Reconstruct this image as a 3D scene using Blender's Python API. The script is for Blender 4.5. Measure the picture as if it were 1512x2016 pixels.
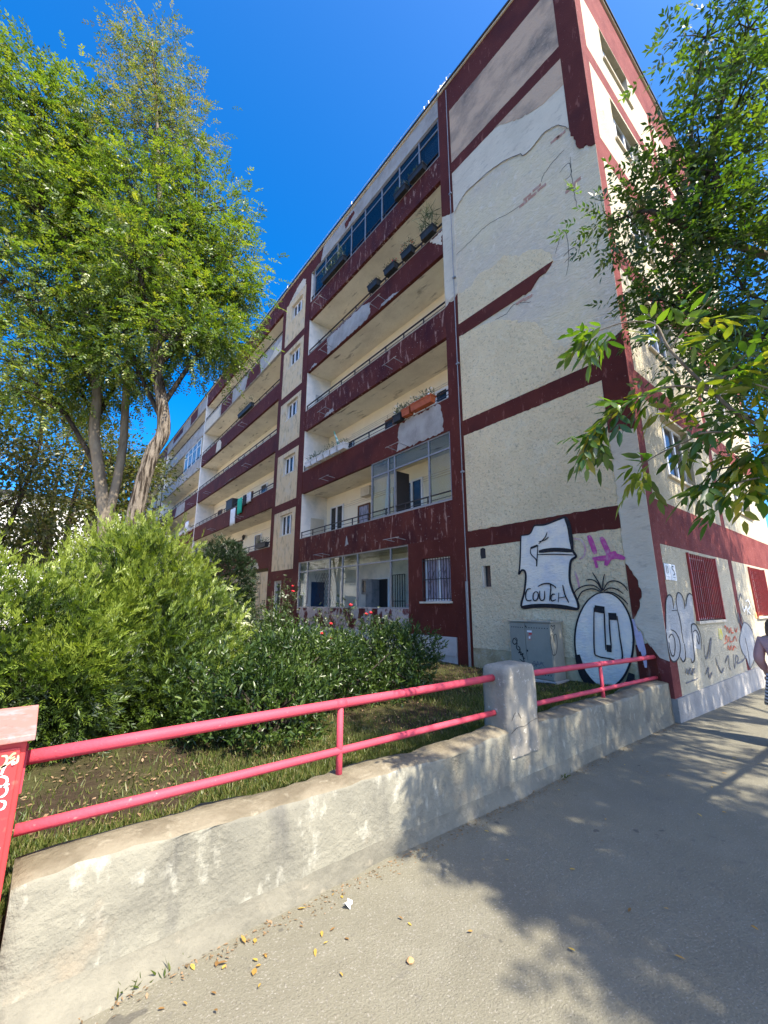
import bpy, bmesh, math, random
import numpy as np
from mathutils import Vector, Matrix

for o in list(bpy.data.objects): bpy.data.objects.remove(o)
S = bpy.context.scene
COL = S.collection
R = math.radians

# ---------------------------------------------------------------- camera, sky, sun, exposure
cam_d = bpy.data.cameras.new('camera'); cam = bpy.data.objects.new('camera', cam_d); COL.objects.link(cam)
cam_d.sensor_fit = 'HORIZONTAL'; cam_d.sensor_width = 36.0; cam_d.lens = 36.0*815/1512
cam_d.clip_start = .05; cam_d.clip_end = 2000
cam.location = (0, 0, 1.6); cam.rotation_euler = (R(90+12.65), 0, R(-38.65))
S.camera = cam

SUN_AZ = math.atan2(.05, -1.0)      # direction towards the sun, measured from +Y towards +X
SUN_EL = R(52)
w = bpy.data.worlds.new('World'); S.world = w; w.use_nodes = True
nt = w.node_tree; nt.nodes.clear()
sky = nt.nodes.new('ShaderNodeTexSky'); sky.sky_type = 'NISHITA'; sky.sun_disc = False
sky.sun_elevation = SUN_EL; sky.sun_rotation = SUN_AZ
sky.altitude = 400; sky.air_density = .68; sky.dust_density = 2.6; sky.ozone_density = 5.0
bg = nt.nodes.new('ShaderNodeBackground'); bg.inputs['Strength'].default_value = .15
ow = nt.nodes.new('ShaderNodeOutputWorld')
hs_ = nt.nodes.new('ShaderNodeHueSaturation'); hs_.inputs['Saturation'].default_value = 1.38
nt.links.new(sky.outputs[0], hs_.inputs['Color']); nt.links.new(hs_.outputs[0], bg.inputs[0]); nt.links.new(bg.outputs[0], ow.inputs[0])
sd = bpy.data.lights.new('sun', 'SUN'); so = bpy.data.objects.new('sun', sd); COL.objects.link(so)
sd.energy = 3.8; sd.angle = R(.53); sd.color = (1, .92, .78)
to_sun = Vector((math.sin(SUN_AZ)*math.cos(SUN_EL), math.cos(SUN_AZ)*math.cos(SUN_EL), math.sin(SUN_EL)))
so.rotation_euler = to_sun.to_track_quat('Z', 'Y').to_euler(); so.location = (8, -20, 30)
S.view_settings.view_transform = 'Standard'; S.view_settings.look = 'None'
S.view_settings.exposure = 1.72; S.view_settings.gamma = 1; S.view_settings.use_curve_mapping = False
S.cycles.use_denoising = True; S.cycles.max_bounces = 6; S.cycles.diffuse_bounces = 5; S.cycles.transparent_max_bounces = 12
S.cycles.glossy_bounces = 3; S.cycles.transmission_bounces = 4; S.cycles.sample_clamp_indirect = 8
S.cycles.use_adaptive_sampling = True

rng = np.random.default_rng(7); random.seed(7)

# ---------------------------------------------------------------- materials
def _n(t, ty, **kw):
    n = t.nodes.new(ty)
    for k, v in kw.items():
        if k in n.inputs: n.inputs[k].default_value = v
        else: setattr(n, k, v)
    return n
def c4(c): return (c[0], c[1], c[2], 1)
def mat(name, base, rough=.8, layers=(), bump=(), spec=.3, metal=0.0, sheen=0):
    """layers: (scale xyz, colour, lo, hi, detail, opacity); bump: (scale, distance, detail)"""
    m = bpy.data.materials.new(name); m.use_nodes = True; t = m.node_tree; L = t.links.new
    b = t.nodes['Principled BSDF']; b.inputs['Roughness'].default_value = rough
    b.inputs['Specular IOR Level'].default_value = spec; b.inputs['Metallic'].default_value = metal
    geo = _n(t, 'ShaderNodeNewGeometry'); col = None
    for i, ly in enumerate(layers):
        sc, c, lo, hi = ly[:4]; det = ly[4] if len(ly) > 4 else 5; op = ly[5] if len(ly) > 5 else 1
        mp = _n(t, 'ShaderNodeMapping'); mp.inputs['Scale'].default_value = sc if isinstance(sc, tuple) else (sc,)*3
        mp.inputs['Location'].default_value = (i*3.7, i*1.9, i*5.1)
        L(geo.outputs['Position'], mp.inputs[0])
        nz = _n(t, 'ShaderNodeTexNoise', Scale=1.0, Detail=float(det), Roughness=.62); L(mp.outputs[0], nz.inputs['Vector'])
        mr = _n(t, 'ShaderNodeMapRange'); mr.inputs[1].default_value = lo; mr.inputs[2].default_value = hi
        mr.inputs[4].default_value = op; mr.clamp = True; L(nz.outputs[0], mr.inputs[0])
        mx = _n(t, 'ShaderNodeMix', data_type='RGBA'); mx.inputs[7].default_value = c4(c); L(mr.outputs[0], mx.inputs[0])
        if col is None: mx.inputs[6].default_value = c4(base)
        else: L(col, mx.inputs[6])
        col = mx.outputs[2]
    if col is None: b.inputs['Base Color'].default_value = c4(base)
    else: L(col, b.inputs['Base Color'])
    prev = None
    for sc, dist, det in bump:
        mp = _n(t, 'ShaderNodeMapping'); mp.inputs['Scale'].default_value = sc if isinstance(sc, tuple) else (sc,)*3
        L(geo.outputs['Position'], mp.inputs[0])
        nz = _n(t, 'ShaderNodeTexNoise', Scale=1.0, Detail=float(det), Roughness=.6); L(mp.outputs[0], nz.inputs['Vector'])
        bp = _n(t, 'ShaderNodeBump', Strength=1.0, Distance=dist); L(nz.outputs[0], bp.inputs['Height'])
        if prev: L(prev, bp.inputs['Normal'])
        prev = bp.outputs[0]
    if prev: L(prev, b.inputs['Normal'])
    return m
def leafmat(name, cols, trans=.35, gloss=.08, rough=.45):
    m = bpy.data.materials.new(name); m.use_nodes = True; t = m.node_tree; L = t.links.new; t.nodes.clear()
    at = _n(t, 'ShaderNodeAttribute', attribute_name='rnd')
    rp = _n(t, 'ShaderNodeValToRGB'); e = rp.color_ramp.elements
    e[0].color = c4(cols[0]); e[0].position = 0; e[1].color = c4(cols[-1]); e[1].position = 1
    for i, c in enumerate(cols[1:-1]): x = e.new((i+1)/(len(cols)-1)); x.color = c4(c)
    L(at.outputs['Fac'], rp.inputs[0])
    d = _n(t, 'ShaderNodeBsdfDiffuse'); L(rp.outputs[0], d.inputs[0])
    tr = _n(t, 'ShaderNodeBsdfTranslucent')
    br = _n(t, 'ShaderNodeMix', data_type='RGBA', blend_type='MULTIPLY'); br.inputs[0].default_value = 1; br.inputs[7].default_value = (1.5, 1.6, .5, 1)
    L(rp.outputs[0], br.inputs[6]); L(br.outputs[2], tr.inputs[0])
    m1 = _n(t, 'ShaderNodeMixShader'); m1.inputs[0].default_value = trans; L(d.outputs[0], m1.inputs[1]); L(tr.outputs[0], m1.inputs[2])
    g = _n(t, 'ShaderNodeBsdfGlossy', Roughness=rough); g.inputs[0].default_value = (1, 1, 1, 1)
    m2 = _n(t, 'ShaderNodeMixShader'); m2.inputs[0].default_value = gloss*.5; L(m1.outputs[0], m2.inputs[1]); L(g.outputs[0], m2.inputs[2])
    o = _n(t, 'ShaderNodeOutputMaterial'); L(m2.outputs[0], o.inputs[0])
    return m
def glassmat(name, tint=(1, 1, 1), ior=1.55):
    m = bpy.data.materials.new(name); m.use_nodes = True; t = m.node_tree; L = t.links.new; t.nodes.clear()
    tr = _n(t, 'ShaderNodeBsdfTransparent'); tr.inputs[0].default_value = c4(tint)
    g = _n(t, 'ShaderNodeBsdfGlossy', Roughness=.015); fr = _n(t, 'ShaderNodeLayerWeight', Blend=.5)
    pw = _n(t, 'ShaderNodeMath', operation='POWER'); pw.inputs[1].default_value = 5.0; L(fr.outputs['Facing'], pw.inputs[0])
    mu = _n(t, 'ShaderNodeMath', operation='MULTIPLY_ADD'); mu.inputs[1].default_value = .8; mu.inputs[2].default_value = .03; L(pw.outputs[0], mu.inputs[0])
    ms = _n(t, 'ShaderNodeMixShader'); L(mu.outputs[0], ms.inputs[0]); L(tr.outputs[0], ms.inputs[1]); L(g.outputs[0], ms.inputs[2])
    o = _n(t, 'ShaderNodeOutputMaterial'); L(ms.outputs[0], o.inputs[0]); return m

BL = lambda s: (s, s, s)
MT = {}
MT['red'] = mat('red_paint', (.112, .026, .017), .75, [(1.1, (.082, .017, .012), .35, .65), ((9, 9, 2.5), (.22, .085, .065), .60, .68, 8, .8), (26, (.46, .36, .29), .67, .71, 9, .8), (.7, (.045, .012, .012), .56, .75, 3, .7)], [(40, .006, 6)], .15)
MT['red_scuffed'] = mat('red_paint_scuffed', (.112, .026, .017), .75, [((1.6, 1.6, 1.0), (.05, .010, .012), .4, .7), ((7, 7, 1.8), (.38, .23, .18), .575, .64, 10, .75), (22, (.52, .43, .35), .645, .685, 10, .85)], [(40, .006, 6)], .15)
MT['red_flaking'] = mat('red_paint_flaking', (.09, .017, .017), .75, [((2.2, 2.2, 1.6), (.40, .34, .30), .46, .50, 9, 1), ((9, 9, 4), (.12, .025, .024), .56, .6, 6, .9)], [(40, .006, 6)], .15)
MT['red_sun'] = mat('red_paint_faded', (.20, .058, .05), .85, [(2.2, (.14, .036, .033), .35, .65), (14, (.34, .17, .15), .58, .72, 8, .7)], [(34, .012, 6)], .1)
MT['cream'] = mat('cream_roughcast', (.85, .69, .43), .9, [(.7, (.75, .60, .37), .4, .7), ((9, 9, 13), (.46, .37, .25), .60, .70, 8, .7), (2.4, (.85, .74, .52), .55, .75, 6, .7), ((20, 20, 26), (.36, .29, .20), .57, .66, 6, .6), (45, (.28, .22, .16), .63, .70, 3, .7)], [(30, .05, 7), (9, .05, 5)], .1)
MT['cream_sooty'] = mat('cream_roughcast_sooty', (.52, .37, .25), .9, [((.8, .8, 1.2), (.17, .145, .12), .46, .68, 8), (12, (.47, .36, .28), .55, .7, 8, .7)], [(30, .02, 6)], .1)
MT['cream_sun'] = mat('cream_roughcast_yellow', (.52, .46, .33), .9, [(1.2, (.45, .395, .28), .4, .7), ((8, 8, 5), (.33, .29, .21), .58, .70, 8, .7)], [(30, .03, 7)], .1)
MT['cream_base'] = mat('cream_roughcast_damp', (.50, .415, .25), .9, [(2.5, (.36, .28, .15), .42, .62, 8), (10, (.55, .5, .4), .55, .7, 6, .6)], [(26, .018, 6)], .1)
MT['beige'] = mat('beige_roughcast', (.64, .49, .29), .9, [((5, 5, 2.5), (.30, .24, .16), .5, .68, 9, .85), (2, (.58, .5, .37), .5, .7, 6, .7)], [(30, .016, 6)], .1)
MT['bare'] = mat('bare_render', (.68, .575, .38), .9, [(.6, (.58, .50, .39), .4, .65), ((3, 3, 14), (.42, .37, .30), .58, .70, 9, .6), (7, (.74, .65, .52), .55, .7, 8, .8), (1.0, (.72, .60, .43), .56, .7, 5, .6)], [((10, 10, 26), .05, 8), (4, .04, 4)], .1)
MT['bare_white'] = mat('bare_render_pale', (.62, .545, .415), .9, [(1.2, (.52, .455, .345), .4, .7), ((4, 4, 9), (.40, .35, .28), .56, .68, 8, .7), (14, (.32, .29, .24), .62, .72, 8, .6)], [((9, 9, 18), .016, 8)], .1)
MT['concrete'] = mat('bare_concrete', (.38, .36, .325), .9, [(2.0, (.27, .255, .23), .42, .66, 8), ((10, 10, 2), (.16, .15, .14), .62, .75, 8, .7), (30, (.45, .43, .4), .6, .7, 4, .6)], [(30, .012, 7)], .15)
MT['soffit'] = mat('soffit_plaster', (.74, .68, .54), .9, [((1.2, .9, 1), (.60, .54, .42), .42, .68, 8), ((5, 1.0, 2), (.13, .11, .085), .60, .70, 9, .85), ((2.2, .8, 1), (.22, .19, .15), .62, .70, 6, .7), (18, (.5, .46, .36), .6, .7, 5, .5)], [(14, .02, 7)], .1)
MT['inner'] = mat('inner_plaster', (.84, .76, .58), .9, [(1.4, (.78, .69, .52), .4, .7), ((6, 2, 2), (.36, .3, .2), .66, .76, 8, .6)], [(26, .004, 5)], .1)
MT['inner_white'] = mat('inner_whitewash', (.84, .79, .70), .9, [(2, (.60, .59, .55), .4, .7), ((4, 4, 1.5), (.36, .34, .3), .66, .78, 8, .6)], [(26, .005, 5)], .1)
MT['plinth'] = mat('plinth_render', (.46, .45, .42), .9, [(2.5, (.36, .35, .32), .4, .7, 8), (12, (.25, .24, .22), .62, .75, 8, .7)], [(26, .008, 6)], .1)
MT['dark_metal'] = mat('dark_iron', (.035, .028, .026), .6, [(14, (.10, .045, .03), .6, .72, 6, .8)], (), .4)
MT['grey_metal'] = mat('grey_metal', (.26, .26, .26), .5, [(9, (.16, .15, .14), .55, .7, 6, .8)], (), .5, .3)
MT['red_iron'] = mat('red_painted_iron', (.33, .04, .035), .55, [(12, (.2, .03, .03), .55, .7, 6, .8)], (), .4)
MT['white_pvc'] = mat('white_frame', (.78, .78, .76), .4, [(6, (.66, .66, .63), .55, .75, 5, .6)])
MT['brown_wood'] = mat('brown_wood', (.16, .07, .03), .6, [((3, 3, 30), (.09, .04, .02), .45, .65, 5)])
MT['door_grey'] = mat('grey_door', (.24, .24, .24), .6, [(5, (.12, .13, .14), .5, .7)])
MT['door_blue'] = mat('blue_door', (.02, .06, .13), .5, [(5, (.015, .04, .09), .5, .7)])
MT['pane'] = mat('window_pane', (.030, .030, .030), .12, [(3, (.07, .068, .062), .5, .7)], (), .3)
MT['pane_lace'] = mat('window_pane_lace', (.30, .28, .34), .3, [((14, 14, 5), (.09, .085, .11), .5, .6, 4)], (), .6)
MT['glass'] = glassmat('loggia_glass', (.82, .86, .84))
MT['glass_dark'] = glassmat('loggia_glass_grey', (.34, .39, .42))
MT['tar'] = mat('roof_felt', (.03, .03, .033), .9, [(5, (.06, .06, .06), .5, .7)])
MT['cable'] = mat('black_cable', (.02, .02, .02), .6)
MT['white_paint'] = mat('white_paint', (.8, .8, .78), .6, [(8, (.7, .69, .66), .5, .7)])
MT['silver'] = mat('silver_spray', (.84, .75, .60), .65, [(4, (.64, .61, .58), .4, .7), ((10, 10, 30), (.50, .48, .46), .6, .7, 7, .8)], [((12, 12, 30), .018, 7)], .15)
MT['silver_dull'] = mat('silver_spray_dull', (.40, .40, .385), .7, [(3, (.31, .31, .3), .4, .7), ((10, 10, 30), (.5, .49, .45), .6, .7, 7, .8)], [(30, .012, 7)], .2)
MT['black_spray'] = mat('black_spray', (.012, .012, .014), .6, [(20, (.035, .035, .04), .55, .7, 6)], [(30, .012, 7)], .3)
MT['grey_spray'] = mat('grey_spray', (.16, .16, .17), .7, [(20, (.3, .3, .29), .55, .7, 6)], [(30, .012, 7)], .2)
MT['pink_spray'] = mat('pink_spray', (.48, .07, .25), .7, [(12, (.52, .27, .33), .5, .66, 8)], [(30, .012, 7)], .2)
MT['pink_pale'] = mat('pale_pink_spray', (.52, .27, .30), .8, [(10, (.57, .46, .38), .45, .6, 8)], [(30, .012, 7)], .1)
MT['lavender'] = mat('lavender_spray', (.50, .45, .56), .7, [(10, (.40, .36, .46), .5, .66, 8)], [(30, .012, 7)], .2)
MT['red_spray'] = mat('red_spray', (.55, .13, .07), .7, [(16, (.6, .36, .22), .55, .7, 6)], (), .2)
MT['orange_spray'] = mat('orange_spray', (.62, .30, .10), .8, [(12, (.62, .5, .32), .45, .6, 8)], (), .2)
MT['yellow_spray'] = mat('yellow_spray', (.60, .53, .10), .8, [(12, (.62, .55, .35), .45, .6, 8)], (), .2)
MT['brick'] = mat('fired_brick', (.40, .22, .16), .9, [(12, (.46, .35, .29), .45, .65, 7)], [(40, .006, 6)], .1)
MT['terracotta'] = mat('orange_plastic', (.42, .10, .03), .5, [(8, (.3, .07, .02), .5, .7)])
MT['pot_dark'] = mat('dark_plastic', (.025, .027, .028), .6, [(8, (.05, .05, .05), .5, .7)])
MT['pot_white'] = mat('white_plastic', (.62, .61, .58), .5, [(9, (.45, .44, .42), .5, .7)])

# ---------------------------------------------------------------- mesh helpers
ID = lambda u, v, w: (u, v, w)
TX = lambda u, v, w: (7.2+w, u, v)          # garden facade: u = y, v = z, w = depth into the building
TY = lambda u, v, w: (u, 2.36+w, v)         # street facade: u = x, v = z
class MB:
    def __init__(s, T=ID): s.v = []; s.f = []; s.m = []; s.T = T
    def add(s, vs, fs, m=0):
        n = len(s.v); s.v += [s.T(*p) for p in vs]; s.f += [tuple(i+n for i in f) for f in fs]; s.m += [m]*len(fs); return s
    def box(s, a0, a1, b0, b1, c0, c1, m=0):
        return s.add([(a0,b0,c0),(a1,b0,c0),(a1,b1,c0),(a0,b1,c0),(a0,b0,c1),(a1,b0,c1),(a1,b1,c1),(a0,b1,c1)],
                     [(0,3,2,1),(4,5,6,7),(0,1,5,4),(1,2,6,5),(2,3,7,6),(3,0,4,7)], m)
    def poly(s, pts, w0, w1, m=0):
        n = len(pts)
        return s.add([(u, v, w0) for u, v in pts]+[(u, v, w1) for u, v in pts],
                     [tuple(range(n)), tuple(range(2*n-1, n-1, -1))]+[(i, i+n, (i+1) % n+n, (i+1) % n) for i in range(n)], m)
    def ribbon(s, pts, wd, w0, m=0, taper=True, smooth=True):
        if smooth and len(pts) > 2: pts = catmull(pts, 5)
        n = len(pts); vs = []
        for i, (u, v) in enumerate(pts):
            a = pts[max(i-1, 0)]; b = pts[min(i+1, n-1)]; dx, dy = b[0]-a[0], b[1]-a[1]; l = math.hypot(dx, dy) or 1
            k = wd*.5*(1 if not taper else min(1, .55+2.2*min(i, n-1-i)/n)); nx, ny = -dy/l*k, dx/l*k
            vs += [(u+nx, v+ny, w0), (u-nx, v-ny, w0), (u+nx, v+ny, w0+.0025), (u-nx, v-ny, w0+.0025)]
        fs = []
        for i in range(n-1):
            a, b = 4*i, 4*i+4
            fs += [(a, a+1, b+1, b), (a, b, b+2, a+2), (a+1, a+3, b+3, b+1)]
        return s.add(vs, fs, m)
    def tube(s, path, rad, n=8, m=0, cap=True):
        P = [Vector(p) for p in path]; k = len(P); rad = rad if hasattr(rad, '__len__') else [rad]*k; vs = []; fs = []
        ref = None
        for i in range(k):
            d = (P[min(i+1, k-1)]-P[max(i-1, 0)]).normalized()
            if ref is None: ref = d.orthogonal().normalized()
            ref = (ref-d*ref.dot(d)); ref = ref.normalized() if ref.length > 1e-4 else d.orthogonal().normalized()
            q = d.cross(ref)
            for j in range(n):
                t = 2*math.pi*j/n; vs.append(tuple(P[i]+(ref*math.cos(t)+q*math.sin(t))*rad[i]))
        for i in range(k-1):
            for j in range(n): a = i*n+j; b = i*n+(j+1) % n; fs.append((a, b, b+n, a+n))
        if cap: fs += [tuple(range(n-1, -1, -1)), tuple(range((k-1)*n, k*n))]
        return s.add(vs, fs, m)
    def lathe(s, c, prof, n=14, m=0):
        vs = []; fs = []; k = len(prof)
        for r, z in prof:
            for j in range(n): t = 2*math.pi*j/n; vs.append((c[0]+r*math.cos(t), c[1]+r*math.sin(t), c[2]+z))
        for i in range(k-1):
            for j in range(n): a = i*n+j; b = i*n+(j+1) % n; fs.append((a, b, b+n, a+n))
        fs += [tuple(range(n-1, -1, -1)), tuple(range((k-1)*n, k*n))]
        return s.add(vs, fs, m)
    def build(s, name, mats, parent=None, smooth=False, bevel=0):
        me = bpy.data.meshes.new(name); me.from_pydata(s.v, [], s.f)
        bm = bmesh.new(); bm.from_mesh(me); bmesh.ops.recalc_face_normals(bm, faces=bm.faces); bm.to_mesh(me); bm.free()
        mats = mats if isinstance(mats, (list, tuple)) else [mats]
        for x in mats: me.materials.append(MT[x] if isinstance(x, str) else x)
        if len(mats) > 1: me.polygons.foreach_set('material_index', s.m)
        if smooth: me.polygons.foreach_set('use_smooth', [True]*len(me.polygons))
        me.update(); return link(name, me, parent, bevel)
def link(name, me, parent=None, bevel=0):
    o = bpy.data.objects.new(name, me); COL.objects.link(o)
    if bevel:
        b = o.modifiers.new('bevel', 'BEVEL'); b.width = bevel; b.segments = 2; b.limit_method = 'ANGLE'
    if parent:
        o.parent = parent
        o.matrix_parent_inverse = Matrix.Translation(-parent.location) if parent.type == 'EMPTY' else Matrix.Identity(4)
    return o
def thing(name, loc, label, cat, group=None):
    o = bpy.data.objects.new(name, None); COL.objects.link(o); o.location = loc; o.empty_display_size = .1
    return tag(o, label, cat, group)
def tag(o, label, cat=None, group=None):
    o['label'] = label
    if cat: o['category'] = cat
    if group: o['group'] = group
    return o
def kind(o, k): o['kind'] = k; return o
def catmull(p, k=5):
    o = []; n = len(p)
    for i in range(n-1):
        a, b, c, d = p[max(i-1, 0)], p[i], p[i+1], p[min(i+2, n-1)]
        for j in range(k):
            t = j/k
            o.append(tuple(.5*(2*b[q]+(c[q]-a[q])*t+(2*a[q]-5*b[q]+4*c[q]-d[q])*t*t+(3*b[q]-a[q]-3*c[q]+d[q])*t**3) for q in range(len(b))))
    o.append(tuple(p[-1])); return o
def ragged(p, step=.05, amp=.018, keep=()):
    """closed outline with broken, uneven edges; edges whose index is in keep stay straight"""
    o = []; n = len(p)
    for i in range(n):
        a, b = p[i], p[(i+1) % n]; l = math.hypot(b[0]-a[0], b[1]-a[1]); k = max(1, int(l/step))
        o.append(a)
        if i in keep: continue
        for j in range(1, k):
            t = j/k; nx, ny = (b[1]-a[1])/l, -(b[0]-a[0])/l; r = random.gauss(0, amp)
            o.append((a[0]+(b[0]-a[0])*t+nx*r, a[1]+(b[1]-a[1])*t+ny*r))
    return o
def holes(mb, u0, u1, v0, v1, w0, w1, hs, m=0):
    """wall slab with rectangular openings hs = [(u0,u1,v0,v1)], as butted boxes"""
    us = sorted({u0, u1, *[h[0] for h in hs], *[h[1] for h in hs]})
    for a, b in zip(us, us[1:]):
        cut = sorted((h[2], h[3]) for h in hs if h[0] < b-1e-6 and h[1] > a+1e-6); z = v0
        for c, d in cut:
            if c > z: mb.box(a, b, z, c, w0, w1, m)
            z = max(z, d)
        if z < v1: mb.box(a, b, z, v1, w0, w1, m)
    return mb
def leaf_object(name, C, A, B, L, W, rnd, m, parent=None, tmpl=None, faces=None):
    """many leaves in one mesh: C base points, A directions, B rough normals"""
    C = np.asarray(C, float); A = np.asarray(A, float); B = np.asarray(B, float); N = len(C)
    L = np.broadcast_to(np.asarray(L, float), (N,)); W = np.broadcast_to(np.asarray(W, float), (N,))
    if tmpl is None: tmpl = [(0, 0, 0), (.45, -.5, .12), (1, 0, -.08), (.45, .5, .12)]; faces = [(0, 1, 2, 3)]
    A = A/(np.linalg.norm(A, axis=1, keepdims=True)+1e-9); Sd = np.cross(A, B); Sd /= (np.linalg.norm(Sd, axis=1, keepdims=True)+1e-9); Nn = np.cross(Sd, A)
    V = np.stack([C+A*(L*t[0])[:, None]+Sd*(W*t[1])[:, None]+Nn*(W*t[2])[:, None] for t in tmpl], 1).reshape(-1, 3)
    k = len(tmpl); F = np.array(faces); nf, fv = F.shape
    I = (np.arange(N)[:, None, None]*k+F[None]).reshape(-1)
    me = bpy.data.meshes.new(name); me.vertices.add(len(V)); me.vertices.foreach_set('co', V.astype('f').ravel())
    me.loops.add(len(I)); me.loops.foreach_set('vertex_index', I.astype('i'))
    me.polygons.add(N*nf); me.polygons.foreach_set('loop_start', np.arange(0, len(I), fv, dtype='i'))
    a = me.attributes.new('rnd', 'FLOAT', 'FACE'); a.data.foreach_set('value', np.repeat(np.asarray(rnd, 'f'), nf))
    me.materials.append(MT[m] if isinstance(m, str) else m); me.update(calc_edges=True)
    return link(name, me, parent)
def pinnate(C, A, B, Lr, pairs, ll, lw, ang=.95, jit=.25):
    """compound leaves: rachis from C along A, leaflets in pairs; returns arrays for leaf_object"""
    C = np.asarray(C, float); N = len(C); A = A/np.linalg.norm(A, axis=1, keepdims=True); Sd = np.cross(A, B); Sd /= (np.linalg.norm(Sd, axis=1, keepdims=True)+1e-9); Nn = np.cross(Sd, A)
    cs, as_, bs, idx = [], [], [], []
    for i in range(pairs):
        t = (i+1.0)/(pairs+.6)
        for sgn in (-1, 1):
            cs.append(C+A*(Lr*t)[:, None]-np.array([0, 0, 1.])*(Lr*t*t*.18)[:, None])
            d = A*math.cos(ang)+Sd*sgn*math.sin(ang)+rng.normal(0, jit, (N, 3)); d[:, 2] -= .12
            as_.append(d); bs.append(Nn+rng.normal(0, .3, (N, 3))); idx.append(np.arange(N))
    cs.append(C+A*Lr[:, None]-np.array([0, 0, 1.])*(Lr*.18)[:, None]); as_.append(A-np.array([0, 0, .25])); bs.append(Nn); idx.append(np.arange(N))
    return np.concatenate(cs), np.concatenate(as_), np.concatenate(bs), np.concatenate(idx)
LEAF6 = [(0, 0, 0), (.30, -.42, .10), (.30, .42, .10), (.65, -.36, .04), (.65, .36, .04), (1, 0, -.12), (.33, 0, -.02), (.68, 0, -.06)]
LEAF6F = [(0, 1, 6), (0, 6, 2), (1, 3, 7), (1, 7, 6), (6, 7, 4), (6, 4, 2), (3, 5, 7), (7, 5, 4)]

# outlines and strokes of the graffiti, in metres on their walls (along, height)
G1_FILL=[[(4.625,2.942),(4.436,2.948),(4.342,3.072),(4.29,3.095),(4.098,3.081),(3.814,3.14),(3.694,3.15),(3.648,3.042),(3.627,2.813),(3.625,2.563),(3.568,2.434),(3.658,2.373),(3.7,2.24),(3.722,2.024),(3.685,1.835),(3.622,1.65),(3.635,1.533),(3.826,1.557),(4.085,1.584),(4.362,1.584),(4.723,1.553),(4.65,1.83),(4.594,2.092),(4.599,2.226),(4.665,2.26),(4.74,2.189),(4.713,2.308),(4.676,2.548),(4.649,2.791)]]
G1_THICK=[[(4.271,2.584),(3.958,2.588),(3.592,2.529)],[(4.706,1.562),(4.362,1.584),(3.998,1.575),(3.635,1.528)],[(3.694,3.15),(3.644,3.013),(3.627,2.813),(3.616,2.562)],[(4.434,2.669),(4.286,2.704)]]
G1_THIN=[[(4.434,2.669),(4.437,2.556),(4.333,2.429),(4.34,2.312),(4.301,2.544),(4.279,2.712)],[(4.258,2.731),(4.121,2.832),(4.064,2.929)],[(4.255,2.769),(4.125,2.79),(4.042,2.837)],[(4.308,2.53),(3.966,2.507),(3.593,2.458)]]
COUTCH=[[(4.488,1.898),(4.561,1.892),(4.612,1.8),(4.604,1.698),(4.546,1.677),(4.492,1.694)],[(4.395,1.847),(4.448,1.797),(4.459,1.705),(4.416,1.676),(4.362,1.724),(4.348,1.809),(4.388,1.847)],[(4.311,1.857),(4.323,1.724),(4.284,1.681),(4.231,1.714),(4.212,1.854)],[(4.339,1.937),(4.231,1.979),(4.108,1.98),(4.007,1.926),(3.99,1.892)],[(4.096,1.971),(4.085,1.9),(4.131,1.674)],[(4.012,1.788),(4.066,1.784),(4.101,1.729),(4.083,1.671),(4.003,1.695)],[(3.939,1.814),(3.967,1.646)],[(3.956,1.719),(3.819,1.741)],[(3.853,1.947),(3.831,1.785),(3.77,1.637)]]
G2_FILL=[[(3.16,1.802),(3.07,1.785),(2.99,1.74),(2.921,1.668),(2.866,1.575),(2.825,1.463),(2.801,1.337),(2.794,1.201),(2.803,1.061),(2.828,0.92),(2.869,0.784),(2.923,0.657),(2.989,0.542),(3.066,0.444),(3.151,0.367),(3.24,0.314),(3.331,0.287),(3.421,0.288),(3.506,0.318),(3.583,0.377),(3.647,0.462),(3.698,0.572),(3.731,0.702),(3.745,0.848),(3.739,1.002),(3.713,1.159),(3.668,1.31),(3.605,1.451),(3.529,1.573),(3.443,1.673),(3.349,1.745),(3.254,1.789)]]
G2_SHADE=[[(3.714,0.777),(3.652,0.487),(3.482,0.293),(3.269,0.25),(3.079,0.287),(2.944,0.392),(2.888,0.578)]]
G2_THICK=[[(3.339,1.542),(3.182,1.518)],[(3.129,1.421),(3.005,1.419)],[(3.216,0.92),(3.14,0.917)]]
G2_THIN=[[(3.342,1.56),(3.381,1.246),(3.415,0.852),(3.365,0.784),(3.186,0.764),(3.0,0.766),(2.992,1.119),(2.995,1.429)],[(3.184,1.524),(3.206,1.253),(3.229,0.891)],[(3.12,1.414),(3.135,1.159),(3.139,0.921)]]
HAIR=[[(3.174,1.828),(3.221,1.963),(3.305,2.135)],[(3.17,1.835),(3.15,1.973),(3.111,2.098)],[(3.182,1.823),(3.247,1.964),(3.343,2.02),(3.429,2.011)],[(3.187,1.815),(3.303,1.915),(3.459,1.92),(3.6,1.859),(3.663,1.782)],[(3.193,1.807),(3.334,1.864),(3.495,1.831),(3.57,1.753),(3.622,1.65)],[(3.161,1.835),(3.073,1.957),(2.949,1.977),(2.84,1.911),(2.787,1.818)],[(3.158,1.817),(3.058,1.869),(2.942,1.841),(2.857,1.771)],[(3.154,1.806),(3.019,1.794),(2.888,1.706),(2.808,1.61)]]
PINK=[[(3.111,2.72),(3.073,2.61),(3.02,2.423),(3.043,2.323)],[(3.314,2.773),(3.266,2.605),(3.232,2.443)],[(3.293,2.364),(3.051,2.362),(2.903,2.374),(2.779,2.326)],[(3.254,2.353),(3.232,2.208)],[(3.09,2.237),(2.999,2.383),(2.896,2.437)]]
PINKTHIN=[[(3.591,2.753),(3.456,2.709),(3.395,2.566),(3.431,2.435),(3.519,2.375)],[(3.622,2.18),(3.584,2.018),(3.571,1.884)]]
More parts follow.
